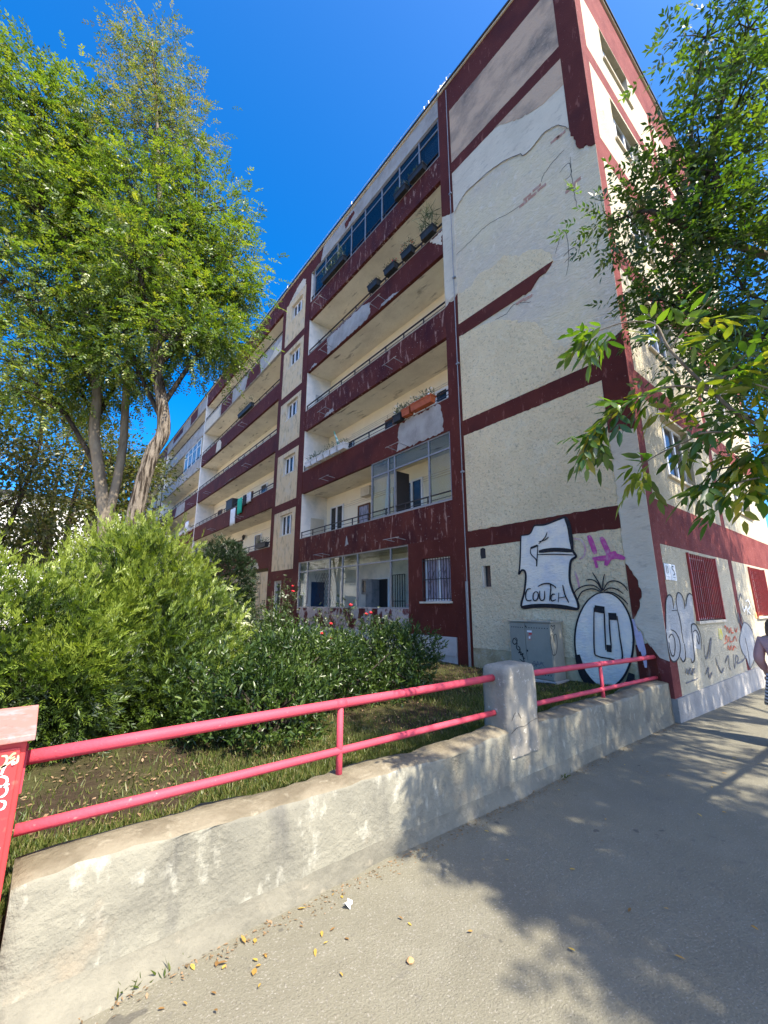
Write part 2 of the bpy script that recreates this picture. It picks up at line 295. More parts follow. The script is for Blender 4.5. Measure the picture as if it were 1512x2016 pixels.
LAV=[[(2.765,1.317),(2.722,1.044),(2.686,0.822),(2.682,0.679)],[(2.702,1.204),(2.686,1.023),(2.669,0.868)],[(2.779,1.386),(2.755,1.132),(2.728,0.908)]]
R_FILL=[[(7.224,1.254),(7.295,1.468),(7.392,1.665),(7.536,1.751),(7.655,1.724),(7.657,1.541),(7.84,1.691),(7.968,1.793),(8.128,1.754),(8.172,1.539),(8.367,1.72),(8.513,1.789),(8.652,1.761),(8.552,1.33),(8.739,1.081),(8.646,0.87),(8.416,0.907),(8.263,0.757),(8.13,0.711),(8.094,0.781),(7.862,0.809),(7.735,0.753),(7.637,0.825),(7.362,0.783),(7.232,0.835),(7.191,0.993)]]
R_LINE=[[(7.224,1.254),(7.295,1.468),(7.392,1.665),(7.536,1.751),(7.655,1.724),(7.675,1.621),(7.657,1.541)],[(7.566,1.514),(7.814,1.518)],[(7.814,1.518),(7.84,1.691),(7.968,1.793),(8.128,1.754),(8.203,1.647),(8.172,1.539)],[(8.243,1.575),(8.367,1.72),(8.513,1.789),(8.652,1.761)],[(7.814,1.518),(7.873,1.346),(7.863,1.176),(7.858,1.019)],[(7.416,1.236),(7.575,1.198),(7.691,1.094),(7.699,0.962),(7.573,0.83),(7.362,0.783),(7.232,0.835),(7.191,0.993),(7.203,1.202)],[(7.276,1.125),(7.404,1.172),(7.49,1.115),(7.491,1.007),(7.406,0.885),(7.307,0.87),(7.252,0.958),(7.251,1.063)],[(7.637,0.825),(7.735,0.753),(7.862,0.809),(7.903,1.006)],[(8.105,0.769),(8.13,0.711),(8.263,0.757),(8.315,1.007),(8.346,1.216),(8.398,1.285),(8.567,1.281),(8.712,1.179),(8.748,1.02),(8.646,0.87)],[(8.395,1.167),(8.557,1.185),(8.662,1.084),(8.601,0.967),(8.548,1.018),(8.533,1.102)]]
R_TAG=[[(8.834,0.955),(8.862,0.712),(9.3,1.031),(9.023,0.7)],[(8.694,0.478),(8.885,0.567),(8.828,0.43),(9.025,0.482),(8.848,0.393)],[(7.692,0.448),(8.262,0.464)],[(7.754,0.58),(7.85,0.635),(7.885,0.567),(7.986,0.634),(8.014,0.544),(8.158,0.619),(8.154,0.542)],[(9.372,0.698),(9.429,0.569),(9.573,0.431),(9.753,0.491)],[(9.89,0.557),(10.163,0.667),(10.119,0.485),(10.199,0.413)]]
R_WFILL=[[(11.456,1.08),(11.754,1.224),(12.112,1.182),(12.385,1.014),(12.385,0.76),(12.164,0.494),(11.631,0.328),(11.462,0.517),(11.22,0.679),(11.166,0.885)]]
R_GREY=[[(11.456,1.08),(11.754,1.224),(12.112,1.182),(12.385,1.014),(12.385,0.76)],[(11.456,1.08),(11.166,0.885),(11.22,0.679),(11.462,0.517),(11.631,0.328),(12.202,0.461)],[(11.649,0.921),(11.693,0.649),(11.62,0.314)],[(11.288,1.598),(11.281,1.416),(11.386,1.233),(11.419,1.445),(11.521,1.169),(11.641,1.412),(11.776,1.254)],[(10.532,0.669),(10.463,0.416),(10.723,0.627),(10.846,0.563),(10.681,0.493),(11.022,0.493),(11.288,0.53),(11.448,0.576)],[(11.612,1.802),(11.659,1.692),(11.955,1.839),(11.999,1.726)]]
R_WHITE=[[(12.228,1.679),(12.515,1.697),(12.549,1.565),(12.279,1.484),(12.489,1.401)],[(11.862,1.629),(11.94,1.47),(12.209,1.566),(12.191,1.372)]]
R_RED=[[(10.242,1.179),(10.335,1.204),(10.324,1.149)],[(10.34,1.092),(10.446,1.172),(10.51,1.073),(10.653,1.166)],[(10.698,1.15),(10.653,1.067),(10.805,1.064)],[(10.926,1.157),(11.003,1.067),(11.148,1.15)],[(10.135,0.937),(10.273,1.027),(10.302,0.915),(10.415,1.006)],[(10.492,1.003),(10.454,0.907),(10.614,0.907)],[(10.663,0.896),(10.861,0.986),(10.931,0.883)],[(10.184,0.773),(10.274,0.835),(10.333,0.764),(10.477,0.823),(10.534,0.751),(10.686,0.811),(10.788,0.763)],[(10.029,0.889),(10.219,0.906)]]
R_ORANGE=[[(12.941,1.428),(13.486,1.44),(13.691,1.314),(13.244,1.253),(12.913,1.31)]]
R_YELLOW=[[(9.845,1.179),(10.028,1.159),(10.084,1.049),(9.954,0.96),(9.803,0.994)]]
BOX_TAG=[[(4.59,0.951),(4.638,1.009),(4.672,0.981),(4.681,0.936),(4.646,0.904),(4.602,0.932),(4.587,0.986),(4.615,1.028)],[(4.586,0.933),(4.608,0.854),(4.58,0.813),(4.538,0.825),(4.556,0.867),(4.585,0.882)],[(4.529,0.818),(4.574,0.762),(4.521,0.784),(4.536,0.731),(4.482,0.761),(4.507,0.708),(4.466,0.703)],[(4.562,0.66),(4.473,0.618),(4.488,0.684),(4.449,0.671)]]
BOX_TAG2=[[(4.319,0.575),(4.273,0.654),(4.241,0.584),(4.206,0.653),(4.184,0.582),(4.14,0.651),(4.107,0.598),(4.055,0.563)],[(4.316,0.618),(4.201,0.604),(4.085,0.649)],[(4.303,0.544),(4.26,0.59),(4.207,0.546),(4.128,0.579)]]
BOX_SIDE=[[(6.795,1.189),(6.762,1.232),(6.784,1.264),(6.82,1.238),(6.873,1.262),(6.882,1.219),(6.79,1.157)],[(6.824,0.975),(6.803,1.09),(6.758,1.109),(6.724,1.054),(6.715,0.949),(6.736,0.835),(6.743,0.786),(6.823,0.781),(6.881,0.842),(6.919,0.97),(6.908,1.094),(6.864,1.112),(6.824,1.073),(6.837,1.007)],[(6.798,0.871),(6.791,0.783)]]
CAB_TAG=[[(-0.044,0.938),(-0.034,0.936),(-0.024,0.929),(-0.021,0.915),(-0.029,0.903),(-0.039,0.904)],[(-0.039,0.9),(-0.012,0.905)],[(-0.029,0.901),(-0.018,0.893),(-0.017,0.877),(-0.024,0.867),(-0.033,0.864)],[(-0.031,0.85),(-0.019,0.845),(-0.014,0.836),(-0.017,0.823),(-0.026,0.818)],[(-0.042,0.945),(-0.039,0.964),(-0.032,0.977)]]
CAB_TAG2=[[(-0.05,0.972),(-0.034,0.977),(-0.007,0.997)],[(-0.052,1.013),(-0.037,1.01),(-0.033,0.995),(-0.038,0.98),(-0.049,0.966)],[(-0.029,0.998),(-0.018,1.014),(-0.008,1.015)],[(-0.024,0.997),(-0.01,1.004)],[(-0.018,0.984),(-0.001,0.98),(-0.0,1.008)]]
# ================================================================ the apartment block
BLD = thing('apartment_building', (7.2, 2.36, 0), 'long five-storey apartment block in peeling dark red and cream plaster with balconies', 'building')
YE, XE = 58.0, 16.6                       # far end of the garden front, right end of the street front
# core volumes
mb = MB(); mb.box(7.42, XE, 2.58, 6.4, -.7, 16.55); mb.box(8.35, XE, 6.4, YE, -.7, 16.55); mb.build('wall', 'inner', BLD)
mb = MB(TX); holes(mb, 2.58, 6.4, -.7, 16.55, 0, .22, [(5.42,5.64,1.97,2.41)]); mb.build('wall', 'bare', BLD)
mb = MB(); mb.box(7.12, XE+.06, 2.28, YE+.06, 16.6, 16.66); mb.build('roof', 'tar', BLD); MB().box(7.15, XE+.03, 2.31, YE+.03, 16.55, 16.6).build('roof_edge', 'bare_white', BLD)

# ---- garden-side end wall: coats of render and paint lying on the bare wall, broken where they fell off
def coat(name, pts, m, w=-.013, keep=(), step=.06, amp=.016, label=None, w1=0.0):
    o = MB(TX).poly(ragged(pts, step, amp, keep), w, w1).build(name, m, BLD)
    if label: o['label'] = label
    return o
F2 = 2.362
coat('render_coat', [(2.80,13.64),(5.97,13.64),(5.97,15.55),(2.80,15.55)], 'cream_sooty', keep=(0,1,2,3))
coat('render_coat', [(4.55,13.28),(2.80,13.28),(2.80,12.54),(3.24,12.55),(3.62,12.68),(4.01,12.89),(4.36,13.20)], 'cream_sooty', w=-.02, keep=(0,1))
CRACK = [(5.92,11.95),(5.58,12.20),(5.12,12.19),(4.56,12.11),(3.97,11.85),(3.86,11.69),(3.63,11.67),(3.31,11.77),(3.00,11.61),(2.81,11.31)]
coat('render_coat', [(5.97,13.28),(2.80,13.28)]+[(2.80,11.31)]+CRACK[::-1][1:]+[(5.97,11.9)], 'bare_white', keep=(0,1,12), amp=.012, label='pale patch of bare render above a long crack')
coat('render_coat', [(5.97,8.50),(5.96,9.37),(5.49,9.34),(5.29,9.51),(4.89,9.39),(4.53,9.49),(4.15,9.16),(3.92,9.15),(3.61,8.91),(3.44,8.66),(3.43,8.50)], 'cream', w=-.018, keep=(0,10))
coat('red_band', [(5.97,8.50),(3.44,8.50),(3.56,8.38),(3.81,8.30),(3.97,8.15),(4.23,8.16),(5.97,8.15)], 'red', w=-.02, keep=(0,5,6), label='broken off stump of a red band')
coat('render_coat', [(5.97,8.15),(5.24,8.06),(4.73,7.90),(4.21,7.53),(3.93,7.36),(3.82,7.08),(3.64,6.76),(3.38,6.48),(3.16,6.47),(3.00,6.36),(2.87,6.21),(2.79,6.19),(2.79,5.88),(5.97,5.88)], 'cream', w=-.018, keep=(11,12,13))
coat('red_band', [(2.79,5.50),(5.97,5.50),(5.97,5.88),(2.79,5.88)], 'red', keep=(1,3), step=.08, amp=.006, w=-.016)
coat('render_coat', [(2.79,3.21),(5.97,3.21),(5.97,5.50),(2.79,5.50)], 'cream', keep=(1,), step=.08, amp=.005)
coat('red_band', [(2.79,2.83),(5.97,2.83),(5.97,3.21),(2.79,3.21)], 'red', keep=(1,), step=.08, amp=.006, w=-.016)
coat('red_band', [(2.80,13.28),(5.97,13.28),(5.97,13.64),(2.80,13.64)], 'red', keep=(1,3), step=.08, amp=.006, w=-.022)
coat('red_band', [(2.80,15.55),(5.97,15.55),(5.97,16.55),(2.80,16.55)], 'red', keep=(1,2,3), step=.08, amp=.006, w=-.016)
# ground-floor coat with the little vent window opening
mb = MB(TX); holes(mb, 2.80, 5.97, .72, 2.83, -.013, 0, [(5.42,5.64,1.97,2.41)]); mb.build('render_coat', 'cream', BLD)
coat('render_coat', [(2.80,.20),(5.97,.25),(5.97,.72),(2.80,.72)], 'cream_base', keep=(0,1,3), step=.1, amp=.004)
mb = MB(TX); mb.box(5.42,5.64,1.97,2.41,.06,.07,0); hw = mb.build('vent_window', 'pane', BLD)
mb = MB(TX); mb.box(5.60,5.64,1.97,2.41,-.012,.06); mb.box(5.42,5.60,1.955,1.97,-.03,.06); mb.build('window_sill', 'bare_white', hw)
mb = MB(TX); mb.poly([(5.52,2.57),(5.64,2.57),(5.66,2.66),(5.65,2.78),(5.58,2.80),(5.52,2.77)], -.0165, -.013); mb.build('vent_hole', 'cable', BLD)
coat('bare_strip', [(2.36,6.2),(2.66,6.2),(2.66,10.6),(2.36,10.5)], 'bare', keep=(0,1,2,3), w=-.004)
# corner strip: red above, bare below, remnants near the ground
coat('red_corner', [(2.36,16.55),(2.80,16.55),(2.80,11.24),(2.74,10.95),(2.66,10.62),(2.58,10.55),(2.52,10.60),(2.44,10.44),(2.36,10.42)], 'red', keep=(0,1,8), step=.07, amp=.012, w=-.02)
coat('red_corner', [(2.79,6.19),(2.60,6.18),(2.36,6.25),(2.36,4.45),(2.54,4.48),(2.79,4.50)], 'red', keep=(2,5), step=.06, amp=.012, w=-.019)
coat('bare_strip', [(2.36,4.44),(2.78,4.48),(2.78,2.25),(2.63,1.98),(2.60,1.78),(2.66,1.55),(2.77,1.36),(2.61,1.05),(2.53,.92),(2.48,.84),(2.36,.80)], 'bare_white', keep=(0,10), step=.06, amp=.012, w=-.011)
coat('red_corner', [(2.79,2.25),(2.64,1.98),(2.61,1.78),(2.67,1.55),(2.785,1.37)], 'red', keep=(4,), step=.05, amp=.01, w=-.007, label='ragged remnant of red paint beside bare plaster')
coat('red_corner', [(2.79,1.0),(2.62,1.04),(2.54,.92),(2.50,.6),(2.47,.46),(2.79,.40)], 'red', keep=(5,), step=.06, amp=.012, w=-.014)
# pier beside the balconies
coat('red_pier', [(5.97,12.0),(6.15,12.05),(6.4,12.2),(6.4,16.55),(5.97,16.55)], 'red', keep=(2,3,4), w=-.016)
coat('red_pier', [(5.97,.25),(6.4,.25),(6.4,9.25),(6.25,9.34),(6.1,9.28),(5.97,9.41)], 'red', keep=(0,1,5), w=-.016)
coat('bare_strip', [(5.975,9.43),(6.24,9.36),(6.4,9.57),(6.4,12.16),(6.15,12.02),(5.975,11.98)], 'bare_white', keep=(2,5), w=-.01)
# hairline cracks, exposed bricks
for cr, wd in ((CRACK, .014), ([(5.97,10.6),(5.47,10.63),(4.93,10.68),(4.33,10.51),(3.96,10.45)], .010), ([(3.38,8.62),(3.25,8.9),(3.16,9.05),(3.10,8.8),(3.12,8.3),(3.2,8.0)], .010), ([(3.22,8.45),(3.05,8.5),(2.98,8.46)], .012), ([(3.2,8.3),(3.0,8.36)], .01), ([(4.9,8.0),(4.6,7.98),(4.4,8.08),(4.0,7.9)], .012), ([(2.95,10.9),(3.2,10.86),(3.45,10.72),(3.5,10.6)], .012), ([(2.86,10.6),(2.87,9.9),(2.84,9.3)], .008), ([(3.1,10.45),(2.9,10.5),(2.88,10.2),(3.02,10.16)], .01), ([(5.9,12.95),(5.6,13.0)], .012)):
    MB(TX).ribbon([(a+random.gauss(0,.006), b+random.gauss(0,.006)) for a, b in catmull(cr, 6)], wd, -.0225 if cr is CRACK else -.0035, smooth=False).build('crack', 'cable', BLD)
for (y, z) in ((3.97,10.43),(3.74,10.44),(3.51,10.46),(3.86,10.52),(3.62,10.55),(2.80,9.93),(2.93,9.86),(3.12,11.36),(2.98,11.34),(4.24,8.06),(4.05,8.03)):
    o = MB(TX).poly(ragged([(y-.10,z-.033),(y+.10,z-.033),(y+.10,z+.033),(y-.10,z+.033)], .03, .005), -.006, .01).build('brick', 'brick', BLD)
# thin downpipe and cable along the joint
mb = MB(); mb.tube([(7.15,6.03,16.4),(7.15,6.04,9),(7.15,6.03,2.1)], .012, 6); mb.tube([(7.12,6.02,2.1),(7.12,6.02,.28)], .03, 8)
for z in (4.6,7.4,9.9,12.6): mb.box(7.13,7.185,5.99,6.07,z,z+.04)
mb.build('downpipe', 'grey_metal', BLD)

# ---- window maker (frame mesh; panes and sill are its children)
def window(T, u0, u1, v0, v1, w, n=2, fm='white_pvc', pm='pane', sill=.06, parent=None, name='window', splits=None, fw=.055):
    mb = MB(T); mb.box(u0, u0+fw, v0, v1, w, w+.06); mb.box(u1-fw, u1, v0, v1, w, w+.06); mb.box(u0+fw, u1-fw, v0, v0+fw, w, w+.06); mb.box(u0+fw, u1-fw, v1-fw, v1, w, w+.06)
    xs = splits or [u0+(u1-u0)*i/n for i in range(n+1)]
    for x in xs[1:-1]: mb.box(x-fw*.75, x+fw*.75, v0+fw, v1-fw, w-.004, w+.056)
    o = mb.build(name, fm, parent or BLD)
    for a, b in zip(xs, xs[1:]): MB(T).box(a+fw*.6, b-fw*.6, v0+fw*.8, v1-fw*.8, w+.028, w+.034).build('pane', pm, o)
    if sill: MB(T).box(u0-.04, u1+.04, v0-.045, v0, w-sill-.04, w+.05).build('sill', 'bare_white' if fm != 'grey_metal' else 'grey_metal', o)
    return o

# ---- balconies
ZB = [3.15, 5.80, 8.40, 11.00, 13.50]; ZT = [4.03, 6.67, 9.25, 11.80, 14.37]
def balcony(y0, y1, k, pm='red', rail=True, lab=None):
    b, t = ZB[k], ZT[k]
    mb = MB(TX); mb.box(y0, y1, b, t, 0, .11, 0); mb.box(y0, y1, b+.002, b+.13, .11, 1.149, 1)
    o = mb.build('balcony', [pm, 'soffit'], BLD)
    MB(TX).box(y0+.002, y1-.002, t, t+.02, -.008, .125).build('coping', 'concrete', o)
    if rail:
        mb = MB(TX); n = max(2, round((y1-y0)/.86))
        for i in range(n+1):
            y = y0+.03+(y1-y0-.06)*i/n; mb.box(y-.014, y+.014, t+.02, t+.24, .04, .068)
        mb.box(y0+.01, y1-.01, t+.24, t+.262, .03, .078); mb.box(y0+.01, y1-.01, t+.12, t+.134, .048, .060)
        mb.build('railing', 'dark_metal', o)
    if lab: o['label'] = lab
    return o
def patch(y, pts, m, parent=BLD, w=-.005):
    return MB(TX).poly(ragged([(a, b) for a, b in pts], .06, .02), w, .0).build('bare_patch', m, parent)
def bracket(y, z, s=1, parent=BLD):
    mb = MB(); mb.tube([(7.2,y,z),(6.86,y,z+.03)], .011, 5); mb.tube([(7.2,y+.45,z),(6.86,y+.45,z+.03)], .011, 5); mb.tube([(6.88,y-.1,z+.03),(6.88,y+.55,z+.03)], .008, 5)
    return mb.build('clothes_bracket', 'grey_metal', parent)
# bay next to the end wall
Y0, Y1 = 6.4, 14.1
B1 = [balcony(Y0, Y1, k, m) for k, m in enumerate(('red_scuffed', 'red', 'red_scuffed', 'red', 'red_scuffed'))]
patch(0, [(12.55,11.76),(11.03,11.74),(10.26,11.76),(9.78,11.6),(9.75,11.16),(9.95,11.04),(12.50,11.03)], 'concrete', B1[3])
patch(0, [(9.3,11.03),(8.2,11.03),(8.5,11.10),(9.0,11.12)], 'concrete', B1[3])
patch(0, [(8.27,6.64),(6.76,6.64),(6.64,6.31),(6.62,5.84),(8.44,5.84),(8.33,6.12),(8.36,6.39)], 'concrete', B1[1])
patch(0, [(12.6,8.43),(11.9,8.43),(12.0,8.60),(12.4,8.56)], 'concrete', B1[2])
patch(0, [(6.45,11.3),(6.9,11.76),(6.42,11.76)], 'bare_white', B1[3])
patch(0, [(11.0,3.42),(10.9,3.75),(10.8,3.45)], 'concrete', B1[0])
patch(0, [(13.9,11.03),(13.3,11.03),(13.5,11.16)], 'concrete', B1[3])
for y, z in ((8.35,8.52),(12.2,8.5),(12.3,11.12),(8.2,5.88),(11.9,5.86),(8.3,3.28),(12.1,3.22),(12.9,13.6),(9.1,11.1)): bracket(y-.2, z)
MB(TX).box(Y0, Y1, 15.87, 16.55, 0, .12).build('fascia', 'concrete', BLD)
MB(TX).box(Y0, Y1, 15.85, 15.97, .12, 1.149).build('roof_soffit', 'soffit', BLD)
patch(0, [(11.4,16.0),(10.8,16.2),(10.9,16.4),(11.5,16.3)], 'red'); patch(0, [(14.1,15.9),(13.3,15.9),(13.1,16.5),(14.1,16.5)], 'red')
for k in range(5):                          # whitewashed end wall of each balcony with its cupboard door
    f = ZB[k]+.13; top = ZB[k+1] if k < 4 else 15.85
    o = MB().box(7.212, 8.348, 14.085, 14.1, f, top).build('side_wall', 'inner_white', BLD)
    MB().box(7.62, 8.2, 14.07, 14.085, f, f+1.62).build('cupboard_door', 'plinth' if k else 'bare_white', o)
    MB(TX).box(Y0, Y1-.015, f, top, 1.135, 1.149).build('back_wall', 'inner', BLD)
    mb = MB(TX)                              # cables and conduits on the back wall
    for j in range(3): mb.box(Y0+.2, Y1-.3-.7*j, f+1.9+.07*j, f+1.912+.07*j, 1.12, 1.135)
    mb.box(9.9+k*.3, 9.93+k*.3, f, f+2.05, 1.11, 1.135); mb.build('conduit', 'bare_white', BLD)
BW = 1.075
window(TX, 12.83, 13.73, 4.10, 5.34, BW, 2); window(TX, 11.16, 11.86, 3.45, 5.06, BW, 1, 'brown_wood', 'pane_lace', 0, name='balcony_door'); window(TX, 8.54, 9.46, 4.35, 5.34, BW, 2)
for k, items in ((1, ((9.4,10.3,1.98,'brown_wood'),(6.9,7.9,2.02,'white_pvc'),(12.2,13.0,1.9,'white_pvc'))), (2, ((9.2,10.2,1.62,'white_pvc'),(12.0,12.9,1.55,'white_pvc'))), (3, ((8.8,9.8,1.7,'white_pvc'),)), (4, ((8.0,9.2,2.0,'white_pvc'),(11.5,12.5,2.0,'white_pvc')))):
    for a, b, h, m in items: window(TX, a, b, ZB[k]+.9, ZB[k]+h, BW, 2, m)
mb = MB(); mb.box(8.1,8.33,10.95,11.45,5.28,5.6); mb.lathe((8.09,11.2,5.44), [(.0,0),(.02,0)], 8); ac = mb.build('junction_box', 'bare_white', BLD)

# glazed loggias
def glazing(y0, y1, z0, z1, tr, mull, glassed_low, gm='glass', fm='grey_metal', name='glazed_screen', w=.03):
    mb = MB(TX); b = .022
    mb.box(y0, y1, z0, z0+.04, w, w+.05); mb.box(y0, y1, z1-.04, z1, w, w+.05); mb.box(y0+.04, y1-.04, tr-.02, tr+.02, w+.004, w+.046)
    for y in mull:
        yy = min(max(y, y0+b), y1-b); mb.box(yy-b, yy+b, z0+.04, z1-.04, w-.004, w+.054)
    o = mb.build(name, fm, BLD)
    for i, (a, c) in enumerate(zip(mull, mull[1:])):
        MB(TX).box(a+b, c-b, tr+.02, z1-.04, w+.022, w+.027).build('pane', gm, o)
        if glassed_low[i]:
            d = random.uniform(-.006, .006); MB(TX).box(a+b, c-b, z0+.04, tr-.02, w+.022+d, w+.027+d).build('pane', gm, o)
    return o
g1 = glazing(6.42, 9.65, 4.06, 5.80, 5.37, [6.42, 7.19, 8.56, 8.84, 9.65], [1, 0, 1, 1])
g0 = glazing(8.0, 14.09, 1.50, 3.15, 2.78, [8.0, 8.76, 10.34, 11.17, 11.95, 13.46, 14.09], [1, 0, 1, 1, 0, 1])
g5 = glazing(6.42, 13.85, 14.40, 15.85, 15.50, [6.42, 7.28, 8.22, 9.16, 10.14, 11.03, 12.0, 12.94, 13.85], [1]*8, 'glass_dark')
for (a, c) in ((6.5, 7.15), (8.1, 8.45), (12.95, 13.7)): MB(TX).box(a, c, 14.42, 15.45, .16, .175).build('curtain', 'white_pvc', g5)
for (a, c) in ((6.5,7.2),(7.3,8.1),(8.5,9.1),(9.2,10.1),(10.2,11),(11.1,11.95),(12.05,12.9)): MB(TX).box(a, c, 14.42, 15.3, .2, .21).build('roller_blind', 'door_grey', g5)
o = MB(TX).box(8.60, 8.66, 4.10, 5.34, .09, .62).build('open_sash', 'dark_metal', g1)
mb = MB(TX); mb.poly([(9.25,4.1),(9.12,4.1),(8.98,5.3),(9.1,5.3)], .2, .22); mb.build('curtain', 'white_pvc', g1)
# ground floor of this bay: red wall with barred window, glazed veranda, plinth
mb = MB(TX); holes(mb, 6.4, 8.0, .9, 3.15, 0, .2, [(6.55,7.48,1.68,2.72)]); mb.box(8.0, 14.1, .9, 1.5, 0, .2, 1); mb.build('wall', ['red', 'red_flaking'], BLD)
mb = MB(TX); mb.box(6.43, 14.1, .5, .9, -.03, .2); mb.box(6.43, 14.1, -.2, .5, -.005, .2); mb.build('plinth', 'plinth', BLD)
gw = window(TX, 6.55, 7.48, 1.68, 2.72, .1, 2, 'white_pvc', 'pane_lace', .14)
mb = MB(TX)
for i in range(11): y = 6.575+i*.088; mb.box(y-.007, y+.007, 1.70, 2.70, -.02, -.006)
for z in (1.74, 2.2, 2.66): mb.box(6.555, 7.475, z-.009, z+.009, -.006, .006)
for i in range(5):
    y = 6.66+i*.176; mb.tube(catmull([(y,2.2,-.013),(y+.05,2.26,-.013),(y+.06,2.36,-.013),(y+.02,2.40,-.013)], 4), .006, 5)
mb.build('window_bars', 'dark_metal', gw)
MB(TX).box(6.4, 14.1, .75, .85, .2, 1.149).build('veranda_floor', 'concrete', BLD)
MB(TX).box(6.4, 14.085, .85, 3.15, 1.13, 1.149).build('back_wall', 'inner_white', BLD)
MB().box(7.4, 8.33, 14.08, 14.1, .85, 3.15).build('side_wall', 'inner_white', BLD)
window(TX, 11.25, 11.55, 1.95, 2.45, 1.06, 1, 'grey_metal', 'pane', 0)
MB(TX).box(10.15, 10.95, .85, 2.44, 1.10, 1.13).build('door_frame', 'white_pvc', BLD)
MB(TX).box(10.2, 10.58, .86, 2.40, 1.07, 1.10).build('door_opening', 'cable', BLD); MB(TX).box(10.60, 10.92, .86, 2.40, .78, 1.09).build('door_leaf', 'door_grey', BLD)
MB().box(7.75, 8.3, 14.05, 14.08, .86, 2.45).build('blue_door', 'door_blue', BLD)
mb = MB(TX)
for i in range(6): mb.box(9.25+i*.11, 9.27+i*.11, .9, 2.5, .98, 1.0)
for z in (.95,1.7,2.48): mb.box(9.25, 9.82, z, z+.02, .985, .995)
mb.build('barred_gate', 'dark_metal', BLD)
mb = MB(TX)                                  # diamond lattice behind the glass
for i in range(9):
    a = 12.05+i*.11
    mb.tube([(a,1.6,.35),(a+.55,2.7,.35)], .006, 4); mb.tube([(a+.55,1.6,.352),(a,2.7,.352)], .006, 4)
mb.build('lattice', 'dark_metal', BLD)

# ---- stair bay
def stairs(y0, y1, far=False):
    a, b = y0+.45, y1-.35
    WN = [(4.36,5.22),(6.97,7.76),(9.50,10.28),(12.08,12.84),(14.55,15.32)]; c = (y0+y1)/2
    wu = (y0+.75, y1-.92)
    hs = [(wu[0], wu[1], p, q) for p, q in WN]; door = (y0+1.4, y0+2.05, .35, 2.55)
    mb = MB(TX); holes(mb, y0, y1, -.7, 16.55, 0, .2, hs+[door]); mb.box(y0, y1, -.7, 16.55, .2, 1.15); mb.build('wall', 'bare_white', BLD)
    mb = MB(TX); mb.box(y0, a, .2, 16.55, -.012, 0); mb.box(b, y1, .2, 16.55, -.012, 0)
    for p, q in ((5.38,5.74),(7.95,8.31),(10.42,10.76),(13.04,13.40),(15.62,16.55)): mb.box(a, b, p, q, -.012, 0)
    holes(mb, a, b, .2, 2.95, -.012, 0, [door]); mb.build('red_frame', 'red', BLD)
    for p, q in ((2.95,5.38),(5.74,7.95),(8.31,10.42),(10.76,13.04),(13.40,15.62)):
        mb = MB(TX); holes(mb, a, b, p, q, -.016, 0, [h for h in hs if p < h[2] < q]); mb.build('render_panel', 'beige', BLD)
    for p, q in WN: window(TX, wu[0], wu[1], p, q, .10, 3, sill=.08)
    o = MB(TX).box(door[0], door[0]+.07, .35, 2.55, .06, .14).box(door[1]-.07, door[1], .35, 2.55, .06, .14).box(door[0]+.07, door[1]-.07, 2.45, 2.55, .06, .14).build('door', 'plinth', BLD)
    MB(TX).box(door[0]+.07, door[1]-.07, .35, 2.45, .12, .13).build('pane', 'pane', o)
stairs(14.1, 16.85); stairs(42.3, 44.9, True)
patch(0, [(16.25,15.62),(14.62,15.62),(14.62,15.95),(14.9,16.12),(15.3,16.05),(15.8,15.85)], 'bare_white', w=-.02)
# ---- the farther bays
def far_bay(y0, y1, mats, divider=True, seed=1):
    rr = random.Random(seed); bs = []
    for k in range(5): bs.append(balcony(y0, y1, k, mats[k]))
    MB(TX).box(y0, y1, 15.62, 16.55, 0, .12).build('fascia', mats[5], BLD); MB(TX).box(y0, y1, 15.60, 15.72, .12, 1.149).build('roof_soffit', 'soffit', BLD)
    for k in range(5):
        f = ZB[k]+.13; top = ZB[k+1] if k < 4 else 15.6
        MB().box(7.21, 8.348, y1-.014, y1-.002, f, top).build('side_wall', 'inner_white', BLD)
        MB(TX).box(y0, y1-.016, f, top, 1.135, 1.149).build('back_wall', 'inner', BLD)
        y = y0+1.0
        while y < y1-1.5:
            wd = rr.choice((.8, .9, 1.3)); m = rr.choice(('white_pvc', 'brown_wood', 'white_pvc')); h = rr.uniform(1.85, 2.05)
            window(TX, y, y+wd, f+rr.choice((.1, .8)), f+h, BW, 1 if wd < 1 else 2, m, 'pane', 0); y += wd+rr.uniform(.8, 2.0)
        mb = MB(TX); mb.box(y0+.3, y1-.4, f+2.1, f+2.115, 1.12, 1.135); mb.box(y0+2.2, y0+2.23, f, f+2.2, 1.11, 1.135); mb.build('conduit', 'bare_white', BLD)
        for _ in range(2): bracket(rr.uniform(y0+.6, y1-1.2), ZB[k]+.1)
    mb = MB(TX); mb.box(y0, y1, .6, 3.15, 1.0, 1.149); mb.build('wall', 'inner', BLD); MB(TX).box(y0, y1, -.2, 1.0, 0, .2).build('plinth', 'plinth', BLD)
    mb = MB(TX)
    for i in range(int((y1-y0)/.9)): mb.box(y0+.05+i*.9, y0+.86+i*.9, 1.0, 3.0, .05, .07)
    mb.build('veranda_screen', 'beige', BLD)
    return bs
B2 = far_bay(16.85, 29.5, ('red', 'red', 'red', 'red', 'concrete', 'red_scuffed'), seed=3)
patch(0, [(18.6,13.53),(16.9,13.53),(16.9,14.1),(17.7,13.95),(18.2,13.75)], 'bare_white', B2[4]); patch(0, [(29.4,13.55),(26.2,13.55),(26.2,14.3),(29.4,14.3)], 'bare_white', B2[4]); patch(0, [(25.9,13.52),(23.8,13.52),(23.8,14.36),(25.9,14.36)], 'red', B2[4])
patch(0, [(19.4,13.52),(21.6,13.52),(21.2,14.35),(19.6,14.35)], 'red', B2[4])
